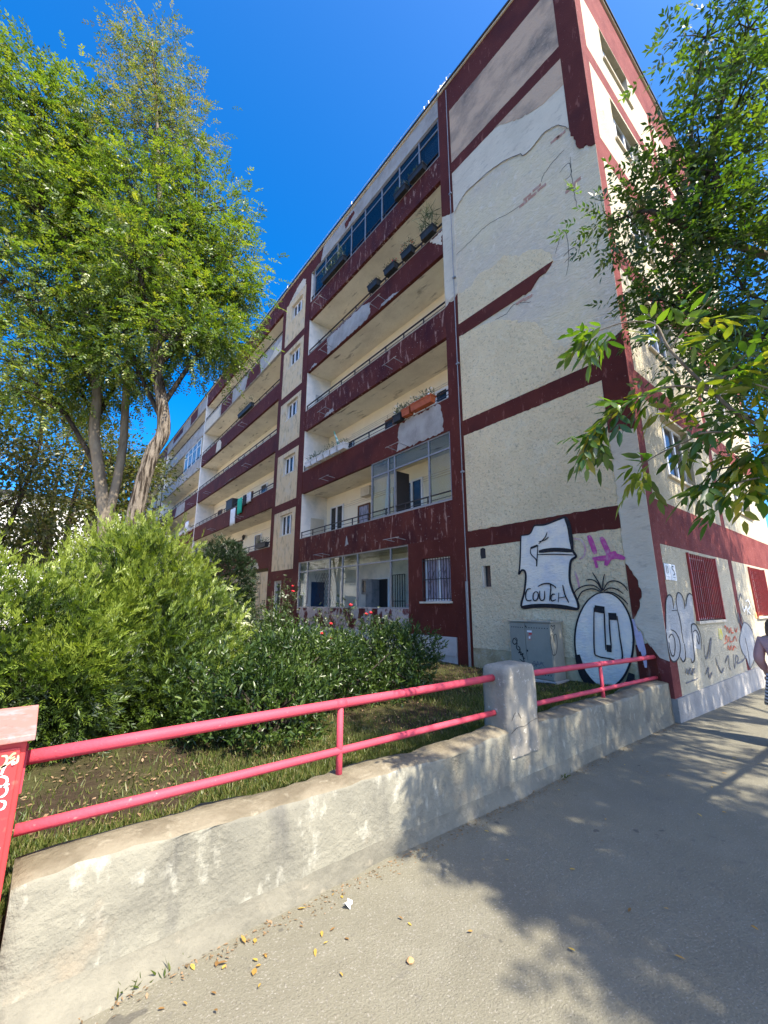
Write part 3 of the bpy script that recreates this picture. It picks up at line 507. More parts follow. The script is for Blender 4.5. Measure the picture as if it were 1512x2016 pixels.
patch(0, [(26.2,11.03),(25.2,11.03),(25.2,11.5),(25.6,11.76),(26.1,11.7)], 'bare_white', B2[3]); patch(0, [(28.5,10.98),(24,11.0),(26,11.04)], 'concrete', B2[3])
patch(0, [(19.4,3.17),(17.9,3.17),(18.05,3.4),(18.4,3.5),(19.0,3.48),(19.2,3.3)], 'bare_white', B2[0]); patch(0, [(24,8.43),(22,8.43),(22.9,8.52)], 'concrete', B2[2])
MB(TX).box(29.5, 29.64, -.7, 16.55, 0, 1.149).build('dividing_wall', 'inner_white', BLD)
B3 = far_bay(29.64, 42.3, ('red', 'red', 'red', 'concrete', 'concrete', 'concrete'), seed=5)
patch(0, [(36,8.43),(33,8.43),(33,9.2),(35.5,9.2)], 'concrete', B3[2]); patch(0, [(40,16.0),(36.5,16.0),(36.5,16.5),(40,16.5)], 'red_scuffed'); patch(0, [(34,15.7),(32,15.7),(32,16.5),(34,16.5)], 'red')
gl3 = glazing(30.2, 34.8, 11.85, 13.45, 12.95, [30.2, 31.3, 32.5, 33.7, 34.8], [1]*4, 'glass', 'white_pvc')
B4 = far_bay(44.9, YE, ('red', 'red', 'concrete', 'concrete', 'concrete', 'red_scuffed'), seed=8)

# ---- street front: 22 cm outer wall with window openings, painted in bays
WX = [(8.45, 10.02), (13.1, 14.7)]; WZ = [(1.33,2.50),(3.88,5.10),(6.48,7.70),(9.06,10.28),(11.66,12.88),(14.06,15.08)]
BZ = [(2.55,3.30),(5.15,5.62),(7.76,8.24),(10.35,10.87),(12.95,13.40),(15.10,16.55)]
gfw = (8.70, 10.30)
def wx(k): return ([gfw]+WX[1:]) if k == 0 else WX
mb = MB(TY); mbr = MB(TY); prev = .29
for k, (p, q) in enumerate(BZ):
    hs = [(a, b, WZ[k][0], min(WZ[k][1], p)) for a, b in wx(k)]
    holes(mb, 7.5, 11.4, prev, p, 0, .22, hs[:1]); holes(mb, 11.7, XE, prev, p, 0, .22, hs[1:])
    mbr.box(7.5, XE, p, q, 0, .22); mbr.box(11.4, 11.7, prev, p, 0, .22); prev = q
mb.build('wall', 'cream_sun', BLD); mbr.build('red_band', 'red_sun', BLD)
MB(TY).box(7.2, 7.5, .29, 16.55, 0, .22).build('red_corner', 'red_sun', BLD)
MB(TY).box(7.2, XE, -.9, .29, -.03, .22).build('plinth', 'concrete', BLD)
for k, (p, q) in enumerate(WZ):
    for j, (a, b) in enumerate(wx(k)):
        o = window(TY, a, b, p, min(q, BZ[k][0]), .13, 3, sill=.14)
        if k == 0:
            mb = MB(TY); n = 15 if j == 0 else 13
            for i in range(n): x = a+.03+(b-a-.06)*i/(n-1); mb.box(x-.009, x+.009, p+.02, q-.02, -.035, -.017)
            for z in (p+.06, p+.3, (p+q)/2, q-.3, q-.06): mb.box(a+.01, b-.01, z-.010, z+.010, -.017, -.003)
            mb.box(a-.02, a+.012, p, q, -.04, .0); mb.box(b-.012, b+.02, p, q, -.04, .0)
            mb.build('window_bars', 'red_iron', o)
# house-number plates
for i, (a, b) in enumerate(((7.50,7.72),(7.74,7.98))):
    o = MB(TY).box(a, b, 1.98, 2.24, -.018, -.004).build('number_plate', 'white_paint', BLD, bevel=.006)
    mb = MB(TY)
    if i == 0: mb.ribbon([(a+.06,2.08),(a+.06,2.21)], .028, -.0215, smooth=False); mb.ribbon([(a+.12,2.09),(a+.12,2.20)], .016, -.0215, smooth=False); mb.ribbon([(a+.05,2.03),(a+.17,2.03)], .010, -.0215, smooth=False)
    else: mb.ribbon([(a+.16,2.20),(a+.10,2.21),(a+.08,2.17),(a+.15,2.13),(a+.15,2.08),(a+.08,2.07)], .018, -.0215); mb.ribbon([(a+.07,2.03),(a+.18,2.03)], .010, -.0215, smooth=False)
    mb.build('number', 'black_spray', o)
# roof-edge lightning rail holders
mb = MB()
for y in (6.0, 6.25, 6.75, 6.95, 11.0, 16.6, 22, 28): mb.tube([(7.2,y,16.66),(7.22,y+.05,16.98)], .018, 5)
mb.tube([(7.22,5.9,16.95),(7.22,28,16.95)], .006, 4); mb.tube([(7.1,6.3,16.6),(7.3,6.15,17.0)], .03, 5)
mb.build('roof_rail', 'white_paint', BLD)

# ---- graffiti sprayed on the two walls
def spray(name, T, w, items, label):
    o = None
    for part, m, wd in items:
        mb = MB(T)
        for j, l in enumerate(part):
            if wd is None: mb.poly(l, w, w+.003)
            else: mb.ribbon(l, abs(wd), w-.00015*j, taper=wd > 0)
        p = mb.build(name if o is None else part_name.get(m, 'paint_line'), m, BLD if o is None else o)
        if o is None: o = p; o['label'] = label
        elif len(part) > 1: p['kind'] = 'stuff'
        w -= .005
    return o
part_name = {'black_spray': 'black_outline', 'grey_spray': 'grey_outline'}
closed = lambda L: [l+[l[0]] for l in L]
spray('graffiti', TX, -.0195, [(PINKTHIN, 'pink_pale', .035), (PINK, 'pink_spray', .085)], 'pink sprayed scrawl on the cream wall')
spray('graffiti', TX, -.0195, [(LAV, 'lavender', .05)], 'lavender spray streaks near the corner')
spray('graffiti', TX, -.024, [(G1_FILL, 'silver', None), (closed(G1_FILL), 'black_spray', .042), (G1_THICK, 'black_spray', .075), (G1_THIN, 'black_spray', .02), (COUTCH, 'black_spray', .024)], 'silver graffiti figure with the word COUTCH')
spray('graffiti', TX, -.024, [(G2_FILL, 'silver', None), (closed(G2_FILL), 'black_spray', .03), (G2_SHADE, 'black_spray', .15), (G2_THICK, 'black_spray', -.11), (G2_THIN, 'black_spray', .022), (HAIR, 'black_spray', .02)], 'silver oval graffiti head with sprouting black hair')
spray('graffiti', TY, -.004, [(R_FILL, 'silver_dull', None), (R_LINE, 'black_spray', .02), (R_TAG, 'grey_spray', .03)], 'grey bubble-letter graffiti below the barred window')
spray('graffiti', TY, -.004, [(R_WFILL, 'silver_dull', None), (R_GREY, 'grey_spray', .03), (R_WHITE, 'white_paint', .04)], 'pale bubble graffiti with grey scribbles')
spray('graffiti', TY, -.004, [(R_YELLOW, 'yellow_spray', None), (R_ORANGE, 'orange_spray', None), (R_RED, 'red_spray', .03)], 'red sprayed lettering with yellow and orange patches')
# ================================================================ ground
MT['asphalt'] = mat('old_asphalt', (.176, .163, .117), .92, [(.5, (.148, .137, .101), .4, .65, 4), (2.6, (.19, .178, .133), .5, .7, 7, .7), (90, (.26, .24, .20), .60, .68, 2, .8), (130, (.09, .082, .07), .62, .70, 2, .8), (11, (.105, .097, .082), .62, .72, 9, .6), (5, (.07, .065, .055), .715, .735, 2, .7)], [(95, .006, 3), (6, .01, 4)], .2)
MT['road'] = mat('road_asphalt', (.07, .068, .064), .9, [(40, (.11, .105, .1), .6, .7, 3)], [(70, .004, 3)], .2)
MT['soil'] = mat('garden_soil', (.040, .028, .017), .95, [(1.1, (.055, .055, .02), .46, .62, 6), (18, (.11, .085, .05), .58, .7, 6, .8), (6, (.035, .024, .015), .55, .7, 6)], [(16, .03, 7)], .1)
MT['old_wall'] = mat('weathered_wall', (.232, .218, .165), .92, [(1.5, (.165, .156, .122), .42, .62, 6), ((5, 5, 1.2), (.11, .105, .09), .56, .72, 8, .8), ((9, 9, 5), (.36, .345, .275), .58, .70, 8, .85), (2.1, (.24, .20, .14), .56, .68, 6, .7), (60, (.2, .19, .16), .66, .74, 3, .6)], [(9, .02, 6), (45, .006, 5)], .1)
MT['skirt'] = mat('sandy_wall_skirt', (.20, .185, .14), .95, [(4, (.15, .14, .108), .42, .66, 7), (12, (.31, .27, .2), .58, .7, 7, .7)], [(20, .012, 7)], .1)
MT['wall_top'] = mat('mossy_wall_top', (.20, .172, .12), .95, [(5, (.14, .118, .08), .44, .62, 8), (11, (.28, .25, .18), .58, .70, 8, .8), (30, (.12, .10, .07), .62, .72, 5, .7)], [(24, .012, 7)], .1)
MT['pillar'] = mat('weathered_pillar', (.30, .27, .215), .92, [(3, (.22, .20, .16), .42, .66, 8), ((10, 10, 2), (.17, .155, .135), .60, .74, 8, .8), (22, (.6, .56, .48), .6, .7, 5, .6)], [(14, .012, 6)], .1)
MT['rail'] = mat('pink_red_paint', (.50, .062, .09), .6, [(3, (.44, .05, .075), .4, .7), (35, (.50, .22, .2), .66, .72, 6, .7), (14, (.16, .05, .04), .68, .72, 8, .8)], [(60, .002, 4)], .25)
MT['cabinet_red'] = mat('cabinet_red', (.62, .045, .05), .42, [(2, (.55, .05, .045), .4, .7), (16, (.62, .17, .12), .62, .74, 6, .6)], (), .45)
MT['cabinet_top'] = mat('cabinet_faded_top', (.42, .17, .14), .6, [(9, (.36, .25, .24), .48, .62, 7), (25, (.5, .12, .1), .6, .7, 5)], (), .3)
MT['box_grey'] = mat('cabinet_grey', (.29, .275, .215), .6, [(3, (.24, .23, .18), .4, .7), (14, (.33, .31, .24), .6, .72, 6, .7)], (), .35)

def grid(name, x0, x1, y0, y1, nx, ny, zf, m):
    xs = np.linspace(x0, x1, nx); ys = np.linspace(y0, y1, ny); v = [(float(x), float(y), zf(x, y)) for y in ys for x in xs]
    f = [(j*nx+i, j*nx+i+1, (j+1)*nx+i+1, (j+1)*nx+i) for j in range(ny-1) for i in range(nx-1)]
    me = bpy.data.meshes.new(name); me.from_pydata(v, [], f); me.materials.append(MT[m]); me.polygons.foreach_set('use_smooth', [True]*len(f)); me.update()
    return kind(link(name, me), 'structure')
def pave_z(x): return -.022*max(0, x-6.0)
grid('pavement', -30, 60, -7.5, 2.62, 181, 40, lambda x, y: pave_z(x)+.006*math.sin(x*1.3+y)*math.sin(y*2.1), 'asphalt')
grid('road', -60, 80, -22, -7.65, 20, 8, lambda x, y: -.14+min(0, pave_z(x)), 'road')
k_ = MB()
for i in range(88): k_.box(-28+i*1.0, -27.01+i*1.0, -7.65, -7.5, -.9, .005+pave_z(-27.5+i))
kind(k_.build('kerb', 'concrete', bevel=.012), 'structure')
def lawn_z(x, y): return .28+.025*math.sin(x*1.7)*math.cos(y*1.3)+.06*max(0, min(1, (x-4)/3))+.015*math.sin(x*5+y*4)
MT['bounce_pale'] = mat('pale_bounce_sheet', (.56, .50, .40), .9, [(1, (.48, .43, .34), .4, .7)], [(30, .004, 4)])
grid('bounce_ground', -32, -1.3, 2.7, 62, 20, 40, lambda x, y: .36, 'bounce_pale')  # pale sheet added beside the view to bounce warm sunlight onto the facade
grid('lawn', -32, 7.3, 2.5, 62, 100, 140, lawn_z, 'soil')
g_ = grid('ground', -400, 400, -400, 500, 8, 8, lambda x, y: -1.2, 'soil')

MT['bark_dark'] = mat('dark_bark', (.06, .05, .038), .9, [((10, 10, 3), (.03, .025, .02), .5, .6, 5)], [((18, 18, 3), .03, 5)], .1)
# ================================================================ low wall, pillar, pipe railings
GW = thing('garden_wall', (3.6, 2.54, 0), 'low weathered concrete garden wall with squat pillar along the pavement', 'wall')
def wall_run(x0, x1, h):
    rr = random.Random(4); n = int((x1-x0)/.07)+1; vs = []; fs = []; prof = [(-.075, -.25), (-.06, .0), (-.028, .045), (-.008, .12), (0, .25), (.0, h-.03), (.008, h-.012), (.03, h-.002), (.15, h+.012), (.24, h), (.27, h-.03), (.28, .1), (.28, -.25)]; k = len(prof); mi = []
    ph = [rr.uniform(0, 6) for _ in range(k)]
    for i in range(n):
        x = x0+(x1-x0)*i/(n-1); fl = .35+.25*math.sin(x*2.3)+1.1*max(0, 1-(x-x0)/1.1)**1.5
        for j, (d, z) in enumerate(prof):
            y = 2.40+d*(fl if d < 0 else 1); j1 = .006*math.sin(x*7+ph[j])+rr.gauss(0, .0035); big = .012*math.sin(x*1.9+.5)+.008*math.sin(x*4.1)
            vs.append((x, y+j1+(big*.5 if j > 2 else 0), z+pave_z(x)*(z < .1)+(j1+big if 4 < j < 11 else 0)))
    for i in range(n-1):
        for j in range(k-1): a = i*k+j; fs.append((a, a+1, a+k+1, a+k)); mi.append(1 if 6 <= j <= 9 else (2 if j < 3 else 0))
    fs += [tuple(range(k)), tuple(range((n-1)*k, n*k))]; mi += [0, 0]
    me = bpy.data.meshes.new('wall_run'); me.from_pydata(vs, [], fs); me.materials.append(MT['old_wall']); me.materials.append(MT['wall_top']); me.materials.append(MT['skirt'])
    me.polygons.foreach_set('material_index', mi); me.polygons.foreach_set('use_smooth', [True]*len(fs)); bm = bmesh.new(); bm.from_mesh(me); bmesh.ops.recalc_face_normals(bm, faces=bm.faces); bm.to_mesh(me); bm.free(); me.update()
    return link('wall_run', me, GW)
wall_run(.05, 7.17, .51)
# pillar: rounded, worn, slightly domed
rr = random.Random(9); vs = []; fs = []; n = 40; zz = [.3, .4, .5, .58, .65, .8, .92, .97, 1.025, 1.045, 1.06]
for i, z in enumerate(zz):
    sh = 1 if z < .95 else (1-.0 if z < .96 else {1.025: .97, 1.045: .9, 1.06: .6}.get(z, .99))
    for j in range(n):
        t = 2*math.pi*j/n; c, s_ = math.cos(t), math.sin(t); p = 16.0; r = 1/(abs(c)**p+abs(s_)**p)**(1/p)
        vs.append((3.555+.235*r*c*sh+rr.gauss(0, .0025), 2.535+.14*r*s_*sh+rr.gauss(0, .0025), z+rr.gauss(0, .002)))
for i in range(len(zz)-1):
    for j in range(n): a = i*n+j; b = i*n+(j+1) % n; fs.append((a, b, b+n, a+n))
fs.append(tuple(range((len(zz)-1)*n, len(zz)*n)))
me = bpy.data.meshes.new('pillar'); me.from_pydata(vs, [], fs); me.materials.append(MT['pillar']); me.polygons.foreach_set('use_smooth', [True]*len(fs)); link('pillar', me, GW)
mb = MB()                                   # star crack round the pipe hole
for pts in (((3.34,.50),(3.44,.535),(3.55,.53),(3.66,.555),(3.78,.565)), ((3.36,.60),(3.41,.655),(3.46,.65),(3.50,.60))):
    mb.tube(catmull([(x, 2.393, z) for x, z in pts], 4), .0016, 4)
mb.build('crack', 'bark_dark', GW)
def railing(name, x0, x1, zt0, zt1, zl0, zl1, posts, label):
    o = thing(name, (x0, 2.55, .5), label, 'railing', 'pipe railings on the garden wall')
    y = 2.55
    MB().tube([(x0+(x1-x0)*t/6, y, zt0+(zt1-zt0)*t/6+.003*math.sin(t)) for t in range(7)], .030, 14).build('top_rail', 'rail', o, True)
    MB().tube([(x0+(x1-x0)*t/6, y, zl0+(zl1-zl0)*t/6) for t in range(7)], .024, 12).build('lower_rail', 'rail', o, True)
    for x in posts:
        t = (x-x0)/(x1-x0); MB().tube([(x, y, .40), (x, y, zt0+(zt1-zt0)*t)], .022, 12).build('post', 'rail', o, True)
        MB().tube([(x-.038, y, zt0+(zt1-zt0)*t), (x+.038, y, zt0+(zt1-zt0)*t)], .032, 14).build('sleeve', 'rail', o, True)
    return o
railing('pipe_railing', .03, 3.36, .945, .945, .665, .645, (1.66,), 'pink-red two-pipe railing between the red cabinet and the pillar')
railing('pipe_railing', 3.72, 7.16, .925, .85, .635, .56, (5.45,), 'pink-red two-pipe railing between the pillar and the building corner')

# ================================================================ red cabinet at the wall end
RC = thing('street_cabinet', (-.4, 2.55, 0), 'red metal street cabinet scrawled with graffiti at the end of the railing', 'cabinet')
MB().box(-.82, .022, 2.38, 2.72, -.05, 1.06).build('body', 'cabinet_red', RC, bevel=.006)
MB().box(-.80, .004, 2.37, 2.38, .06, 1.035).build('door', 'cabinet_red', RC, bevel=.003)
MB().add([(-.86,2.34,1.06),(.045,2.34,1.06),(.045,2.76,1.06),(-.86,2.76,1.06),(-.86,2.34,1.085),(.045,2.34,1.085),(.045,2.76,1.125),(-.86,2.76,1.125)], [(0,3,2,1),(4,5,6,7),(0,1,5,4),(1,2,6,5),(2,3,7,6),(3,0,4,7)]).build('lid', ['cabinet_top'], RC, bevel=.004)
for z in (.18, .42, .68, .98): MB().lathe((-.012, 2.368, z), [(.0, -.005), (.006, -.005), (.006, .005), (0, .005)], 8).build('bolt', 'white_paint', RC)
MB().box(.022, .030, 2.44, 2.56, .84, 1.0).build('bracket', 'rail', RC)
TC = lambda u, v, w: (u, 2.36+w, v)
mb = MB(TC)
for l in CAB_TAG: mb.ribbon(l, .008, .0075)
mb.build('graffiti', 'white_paint', RC)
mb = MB(TC)
for l in CAB_TAG2: mb.ribbon(l, .008, .0075)
mb.build('graffiti', 'orange_spray', RC)

# ================================================================ grey utility cabinet by the end wall
UB = thing('utility_cabinet', (6.9, 4.3, .3), 'grey-green two-door utility cabinet with black tags below the silver graffiti', 'cabinet')
MB().box(6.76, 7.12, 3.92, 4.74, .36, 1.30).build('body', 'box_grey', UB, bevel=.008)
MB().box(6.745, 6.76, 3.93, 4.41, .375, 1.285).build('door', 'box_grey', UB, bevel=.003); MB().box(6.745, 6.76, 4.418, 4.73, .375, 1.285).build('door', 'box_grey', UB, bevel=.003)
MB().box(6.73, 7.14, 3.90, 4.76, 1.30, 1.325).build('lid', 'box_grey', UB, bevel=.004)
MB().box(6.72, 7.15, 3.88, 4.78, .05, .36).build('base', 'concrete', UB, bevel=.015)
mb = MB()
for i in range(9): mb.box(6.740, 6.7452, 3.97+i*.05, 3.985+i*.05, 1.20, 1.215); mb.box(6.740, 6.7452, 3.97+i*.05, 3.985+i*.05, .44, .455)
for i in range(6): mb.box(6.740, 6.7452, 4.45+i*.045, 4.465+i*.045, 1.20, 1.215)
mb.box(6.735, 6.7452, 4.38, 4.40, .80, .83); mb.box(6.735, 6.7452, 4.38, 4.40, 1.22, 1.24); mb.box(6.71, 6.718, 3.9, 4.06, .30, .335); mb.build('vents', 'cable', UB)
mb = MB(); mb.box(6.742, 6.7452, 4.28, 4.37, 1.13, 1.16, 0); mb.box(6.742, 6.7452, 4.28, 4.34, 1.09, 1.12, 1); mb.box(6.742, 6.7452, 4.30, 4.36, .99, 1.08, 2); mb.box(6.7400, 6.742, 4.315, 4.345, 1.02, 1.06, 0); mb.build('sticker', ['white_paint', 'cabinet_red', 'brick'], UB)
TU = lambda u, v, w: (6.74+w, u, v)
mb = MB(TU)
for l in BOX_TAG: mb.ribbon(l, .016, .0015)
mb.build('graffiti', 'black_spray', UB)
mb = MB(TU)
for l in BOX_TAG2: mb.ribbon(l, .012, .0015)
mb.build('graffiti', 'grey_spray', UB)
mb = MB(lambda u, v, w: (u, 3.9+w, v))
for l in BOX_SIDE: mb.ribbon(l, .010, .0165)
mb.build('graffiti', 'black_spray', UB)

# ================================================================ things on the balconies
MT['petal_red'] = mat('red_petals', (.55, .02, .03), .6); MT['petal_white'] = mat('white_petals', (.75, .75, .72), .6)
MT['petal_orange'] = mat('orange_petals', (.5, .16, .08), .6)
MT['leaf_pot'] = leafmat('pot_foliage', [(.02, .04, .012), (.05, .08, .025), (.08, .10, .04)], .25)
def plant_leaves(name, c, size, n, ll, lw, parent, m='leaf_pot', up=.6):
    C = np.array(c)+rng.uniform(-1, 1, (n, 3))*np.array(size)*.5; A = rng.normal(0, .6, (n, 3)); A[:, 2] += up
    return leaf_object(name, C, A, rng.normal(0, 1, (n, 3)), rng.uniform(.7, 1.2, n)*ll, lw, rng.random(n), m, parent)
def planter(y0, y1, z, m, label, x=7.13, d=.2, h=.2, plants=('green', .25, 120), flower=None):
    t = thing('planter', (x, (y0+y1)/2, z), label, 'planter', 'planters on the balcony parapets')
    mb = MB(); a, b = x-d/2, x+d/2
    mb.add([(a+.02,y0+.02,z),(b-.02,y0+.02,z),(b-.02,y1-.02,z),(a+.02,y1-.02,z),(a,y0,z+h),(b,y0,z+h),(b,y1,z+h),(a,y1,z+h)], [(0,3,2,1),(0,1,5,4),(1,2,6,5),(2,3,7,6),(3,0,4,7),(4,5,6,7)]); mb.build('box', m, t)
    mb = MB(); mb.box(a-.012, b+.012, y0-.012, y1+.012, z+h-.03, z+h+.008); mb.build('rim', m, t)
    ph = plants[1]; plant_leaves('foliage', (x, (y0+y1)/2, z+h+ph*.35), (d*1.2, (y1-y0), ph), plants[2], plants[3] if len(plants) > 3 else .10, .022, t)
    if flower:
        n = 26; C = np.array((x, (y0+y1)/2, z+h+ph*.6))+rng.uniform(-.5, .5, (n, 3))*np.array((d*1.3, y1-y0, ph*1.1))
        leaf_object('flowers', C, rng.normal(0, 1, (n, 3)), rng.normal(0, 1, (n, 3)), .05, .05, rng.random(n), flower, t)
    return t
planter(11.3, 12.9, 14.42, 'pot_dark', 'long dark planter of feathery green plants below the top-floor glazing', plants=('g', .5, 260, .22))
planter(7.75, 8.3, 14.38, 'pot_dark', 'dark planter with trailing plants at the middle of the top-floor glazing', plants=('g', .2, 120))
planter(6.95, 7.6, 14.40, 'pot_dark', 'shallow empty-looking planter nearest the pier on the top floor', plants=('g', .06, 30))
planter(6.62, 7.12, 11.86, 'pot_dark', 'dark planter with tall spiky plants beside the peeling pier', plants=('g', .75, 130, .34))
planter(7.52, 7.98, 11.86, 'pot_dark', 'dark planter of bushy rust-tinged plants on the bare parapet', plants=('g', .35, 170), flower='petal_orange')
planter(8.3, 8.82, 11.88, 'pot_dark', 'small dark planter with red geranium on the fourth-floor parapet', plants=('g', .14, 90), flower='petal_red')
planter(9.2, 9.7, 11.88, 'pot_dark', 'small dark planter with low plants, leftmost on the fourth-floor parapet', plants=('g', .12, 80))
planter(6.87, 7.66, 6.72, 'terracotta', 'large orange planter above the bare grey parapet patch', plants=('g', .2, 170), flower='petal_white')
planter(7.70, 8.03, 6.70, 'terracotta', 'small orange planter left of the large orange one', plants=('g', .16, 80))
planter(8.07, 8.40, 6.66, 'pot_dark', 'pot overflowing with white flowers left of the orange planters', plants=('g', .3, 120), flower='petal_white')
for i in range(6): planter(10.95+i*.46, 11.35+i*.46, 6.70, 'pot_white', ['white planter beside the folded green umbrella', 'white planter right under the folded green umbrella', 'third white planter from the green umbrella', 'fourth white planter from the green umbrella', 'fifth white planter, with a bushy plant behind it', 'white planter at the left end of its row'][i], plants=('g', .18+.05*(i % 3), 60))
planter(17.0, 18.0, 4.06, 'pot_dark', 'dark planter on the first-floor balcony left of the stair windows', plants=('g', .2, 120))
planter(30.2, 34.0, 6.60, 'pot_white', 'long pale planter on a far second-floor balcony', plants=('g', .25, 220))
planter(20.0, 22.0, 11.84, 'pot_dark', 'dark planter with overhanging greenery on the far fourth floor', plants=('g', .5, 260))
t = thing('parasol', (7.35, 11.6, 6.5), 'folded green and white balcony parasol leaning over the parapet', 'parasol')
MB().tube([(7.4,11.5,6.4),(7.3,11.62,7.0),(7.22,11.9,7.66)], [.10, .07, .012], 9).build('canopy', mat('green_canvas', (.05, .30, .20), .7, [((20,20,1), (.6, .66, .62), .5, .54, 1)]), t); MB().tube([(7.4,11.48,6.1),(7.4,11.5,6.45)], .02, 6).build('pole', 'white_pvc', t)
def cloth(name, y0, y1, z0, z1, m, label, x=7.12):
    n = 10; vs = []; fs = []
    for j in range(5):
        for i in range(n):
            y = y0+(y1-y0)*i/(n-1); vs.append((x+.025*math.sin(i*1.7)*(1+.4*j), y+.01*math.sin(j), z1+(z0-z1)*j/4+.02*math.sin(i*1.1)*(j == 4)))
    fs = [(j*n+i, j*n+i+1, (j+1)*n+i+1, (j+1)*n+i) for j in range(4) for i in range(n-1)]
    o = MB().add(vs, fs).build(name, m, None, True); s = o.modifiers.new('s', 'SOLIDIFY'); s.thickness = .006; return tag(o, label, 'laundry', 'laundry on the balconies')
cloth('towel', 20.45, 21.15, 6.15, 6.98, mat('teal_towel', (.03, .40, .26), .9), 'teal green towel hung over a second-floor balcony')
cloth('dark_garment', 19.9, 20.4, 6.45, 7.0, 'pot_dark', 'dark garment hung right of the teal towel')
cloth('pale_garment', 19.3, 19.85, 6.5, 7.0, 'pot_white', 'pale garment at the right end of the washing line')
cloth('white_sheet', 21.4, 22.2, 5.7, 6.6, 'white_paint', 'white cloth hanging down over the red second-floor parapet', 7.14)
cloth('white_towel', 30.9, 31.9, 6.5, 7.4, 'white_paint', 'white cloth on a far second-floor balcony')
t = thing('storage_crate', (7.25, 22.6, 6.67), 'dark crate standing on the second-floor parapet left of the teal towel', 'crate'); mb = MB(); mb.box(7.15,7.45,22.1,23.1,6.70,7.22); mb.build('body', 'pot_dark', t, bevel=.01); mb = MB(); mb.box(7.13,7.47,22.08,23.12,7.22,7.26); mb.build('lid', 'pot_dark', t)
t = thing('wall_lantern', (8.25, 22.9, 5.3), 'small black lantern on the first-floor balcony wall', 'lantern'); MB().lathe((8.2,22.9,5.15), [(.03,0),(.07,.06),(.09,.22),(.02,.3)], 8).build('lamp_body', 'dark_metal', t); MB().tube([(8.33,22.9,5.4),(8.2,22.9,5.46)], .015, 6).build('arm', 'dark_metal', t)
t = thing('bucket', (7.45, 9.3, 4.05), 'white bucket behind the first-floor railing', 'bucket'); MB().lathe((7.42,9.25,3.95), [(.09,0),(.12,.3),(.125,.31)], 12).build('body', 'white_pvc', t); MB().tube(catmull([(7.42,9.13,4.26),(7.42,9.2,4.36),(7.42,9.3,4.36),(7.42,9.37,4.26)], 4), .005, 5).build('handle', 'dark_metal', t)

# ================================================================ person walking away at the right edge
MT['skin'] = mat('skin', (.55, .33, .24), .6); MT['hair'] = mat('brown_hair', (.13, .075, .04), .5, [((40, 40, 4), (.24, .15, .09), .5, .7, 4)], [((60, 60, 5), .004, 4)], .4)
MT['pink_knit'] = mat('dusty_pink_knit', (.60, .33, .29), .95, [(5, (.52, .28, .25), .45, .7)], [(70, .003, 4), (7, .02, 3)], .1)
stp = bpy.data.materials.new('striped_cloth'); stp.use_nodes = True; t_ = stp.node_tree
geo = _n(t_, 'ShaderNodeNewGeometry'); sp = _n(t_, 'ShaderNodeSeparateXYZ'); t_.links.new(geo.outputs['Position'], sp.inputs[0])
mu = _n(t_, 'ShaderNodeMath', operation='MULTIPLY'); mu.inputs[1].default_value = 165; t_.links.new(sp.outputs[2], mu.inputs[0])
sn = _n(t_, 'ShaderNodeMath', operation='SINE'); t_.links.new(mu.outputs[0], sn.inputs[0]); gt = _n(t_, 'ShaderNodeMath', operation='GREATER_THAN'); gt.inputs[1].default_value = -.1; t_.links.new(sn.outputs[0], gt.inputs[0])
mx = _n(t_, 'ShaderNodeMix', data_type='RGBA'); mx.inputs[6].default_value = (.03, .03, .04, 1); mx.inputs[7].default_value = (.7, .69, .66, 1); t_.links.new(gt.outputs[0], mx.inputs[0]); t_.links.new(mx.outputs[2], t_.nodes['Principled BSDF'].inputs['Base Color'])
MT['stripe'] = stp
def skin_mesh(name, V, E, rad, m, parent, sub=2, root=0):
    me = bpy.data.meshes.new(name); me.from_pydata(V, E, []); me.materials.append(MT[m]); o = link(name, me, parent)
    mo = o.modifiers.new('skin', 'SKIN'); mo.use_smooth_shade = True
    for i, r in enumerate(rad): d = me.skin_vertices[0].data[i]; d.radius = r if isinstance(r, tuple) else (r, r); d.use_root = (i == root)
    s = o.modifiers.new('sub', 'SUBSURF'); s.levels = sub; s.render_levels = sub; return o
PX, PY, PZ = 7.06, 1.115, pave_z(7.06)
PE = thing('person', (PX, PY, PZ), 'person with brown bob in dusty pink top walking away, cut by the right edge', 'person')
def pp(f, s, z): return (PX+f, PY-s, PZ+z)   # f forward (+x), s to the person's right (-y)
V = [pp(0,0,.80), pp(0,0,.98), pp(.01,0,1.14), pp(0,0,1.24), pp(.02,0,1.30), pp(.03,0,1.38)]
V += [pp(0,.16,1.19), pp(-.02,.21,.97), pp(.10,.19,.80), pp(.13,.19,.74), pp(0,-.16,1.19), pp(-.02,-.21,.97), pp(.12,-.19,.82), pp(.15,-.19,.76)]
V += [pp(0,.085,.74), pp(.06,.09,.42), pp(-.02,.09,.07), pp(.12,.10,.03), pp(0,-.085,.74), pp(-.05,-.09,.42), pp(-.22,-.09,.10), pp(-.10,-.10,.03)]
E_ = [(0,1),(1,2),(2,3),(3,4),(4,5),(3,6),(6,7),(7,8),(8,9),(3,10),(10,11),(11,12),(12,13),(0,14),(14,15),(15,16),(16,17),(0,18),(18,19),(19,20),(20,21)]
rad = [(.13,.10),(.11,.085),(.13,.095),(.07,.06),.048,.075, .052,.040,.030,.026,.052,.040,.030,.026, .08,.055,.038,.034,.08,.055,.038,.034]
skin_mesh('body', V, E_, rad, 'skin', PE)
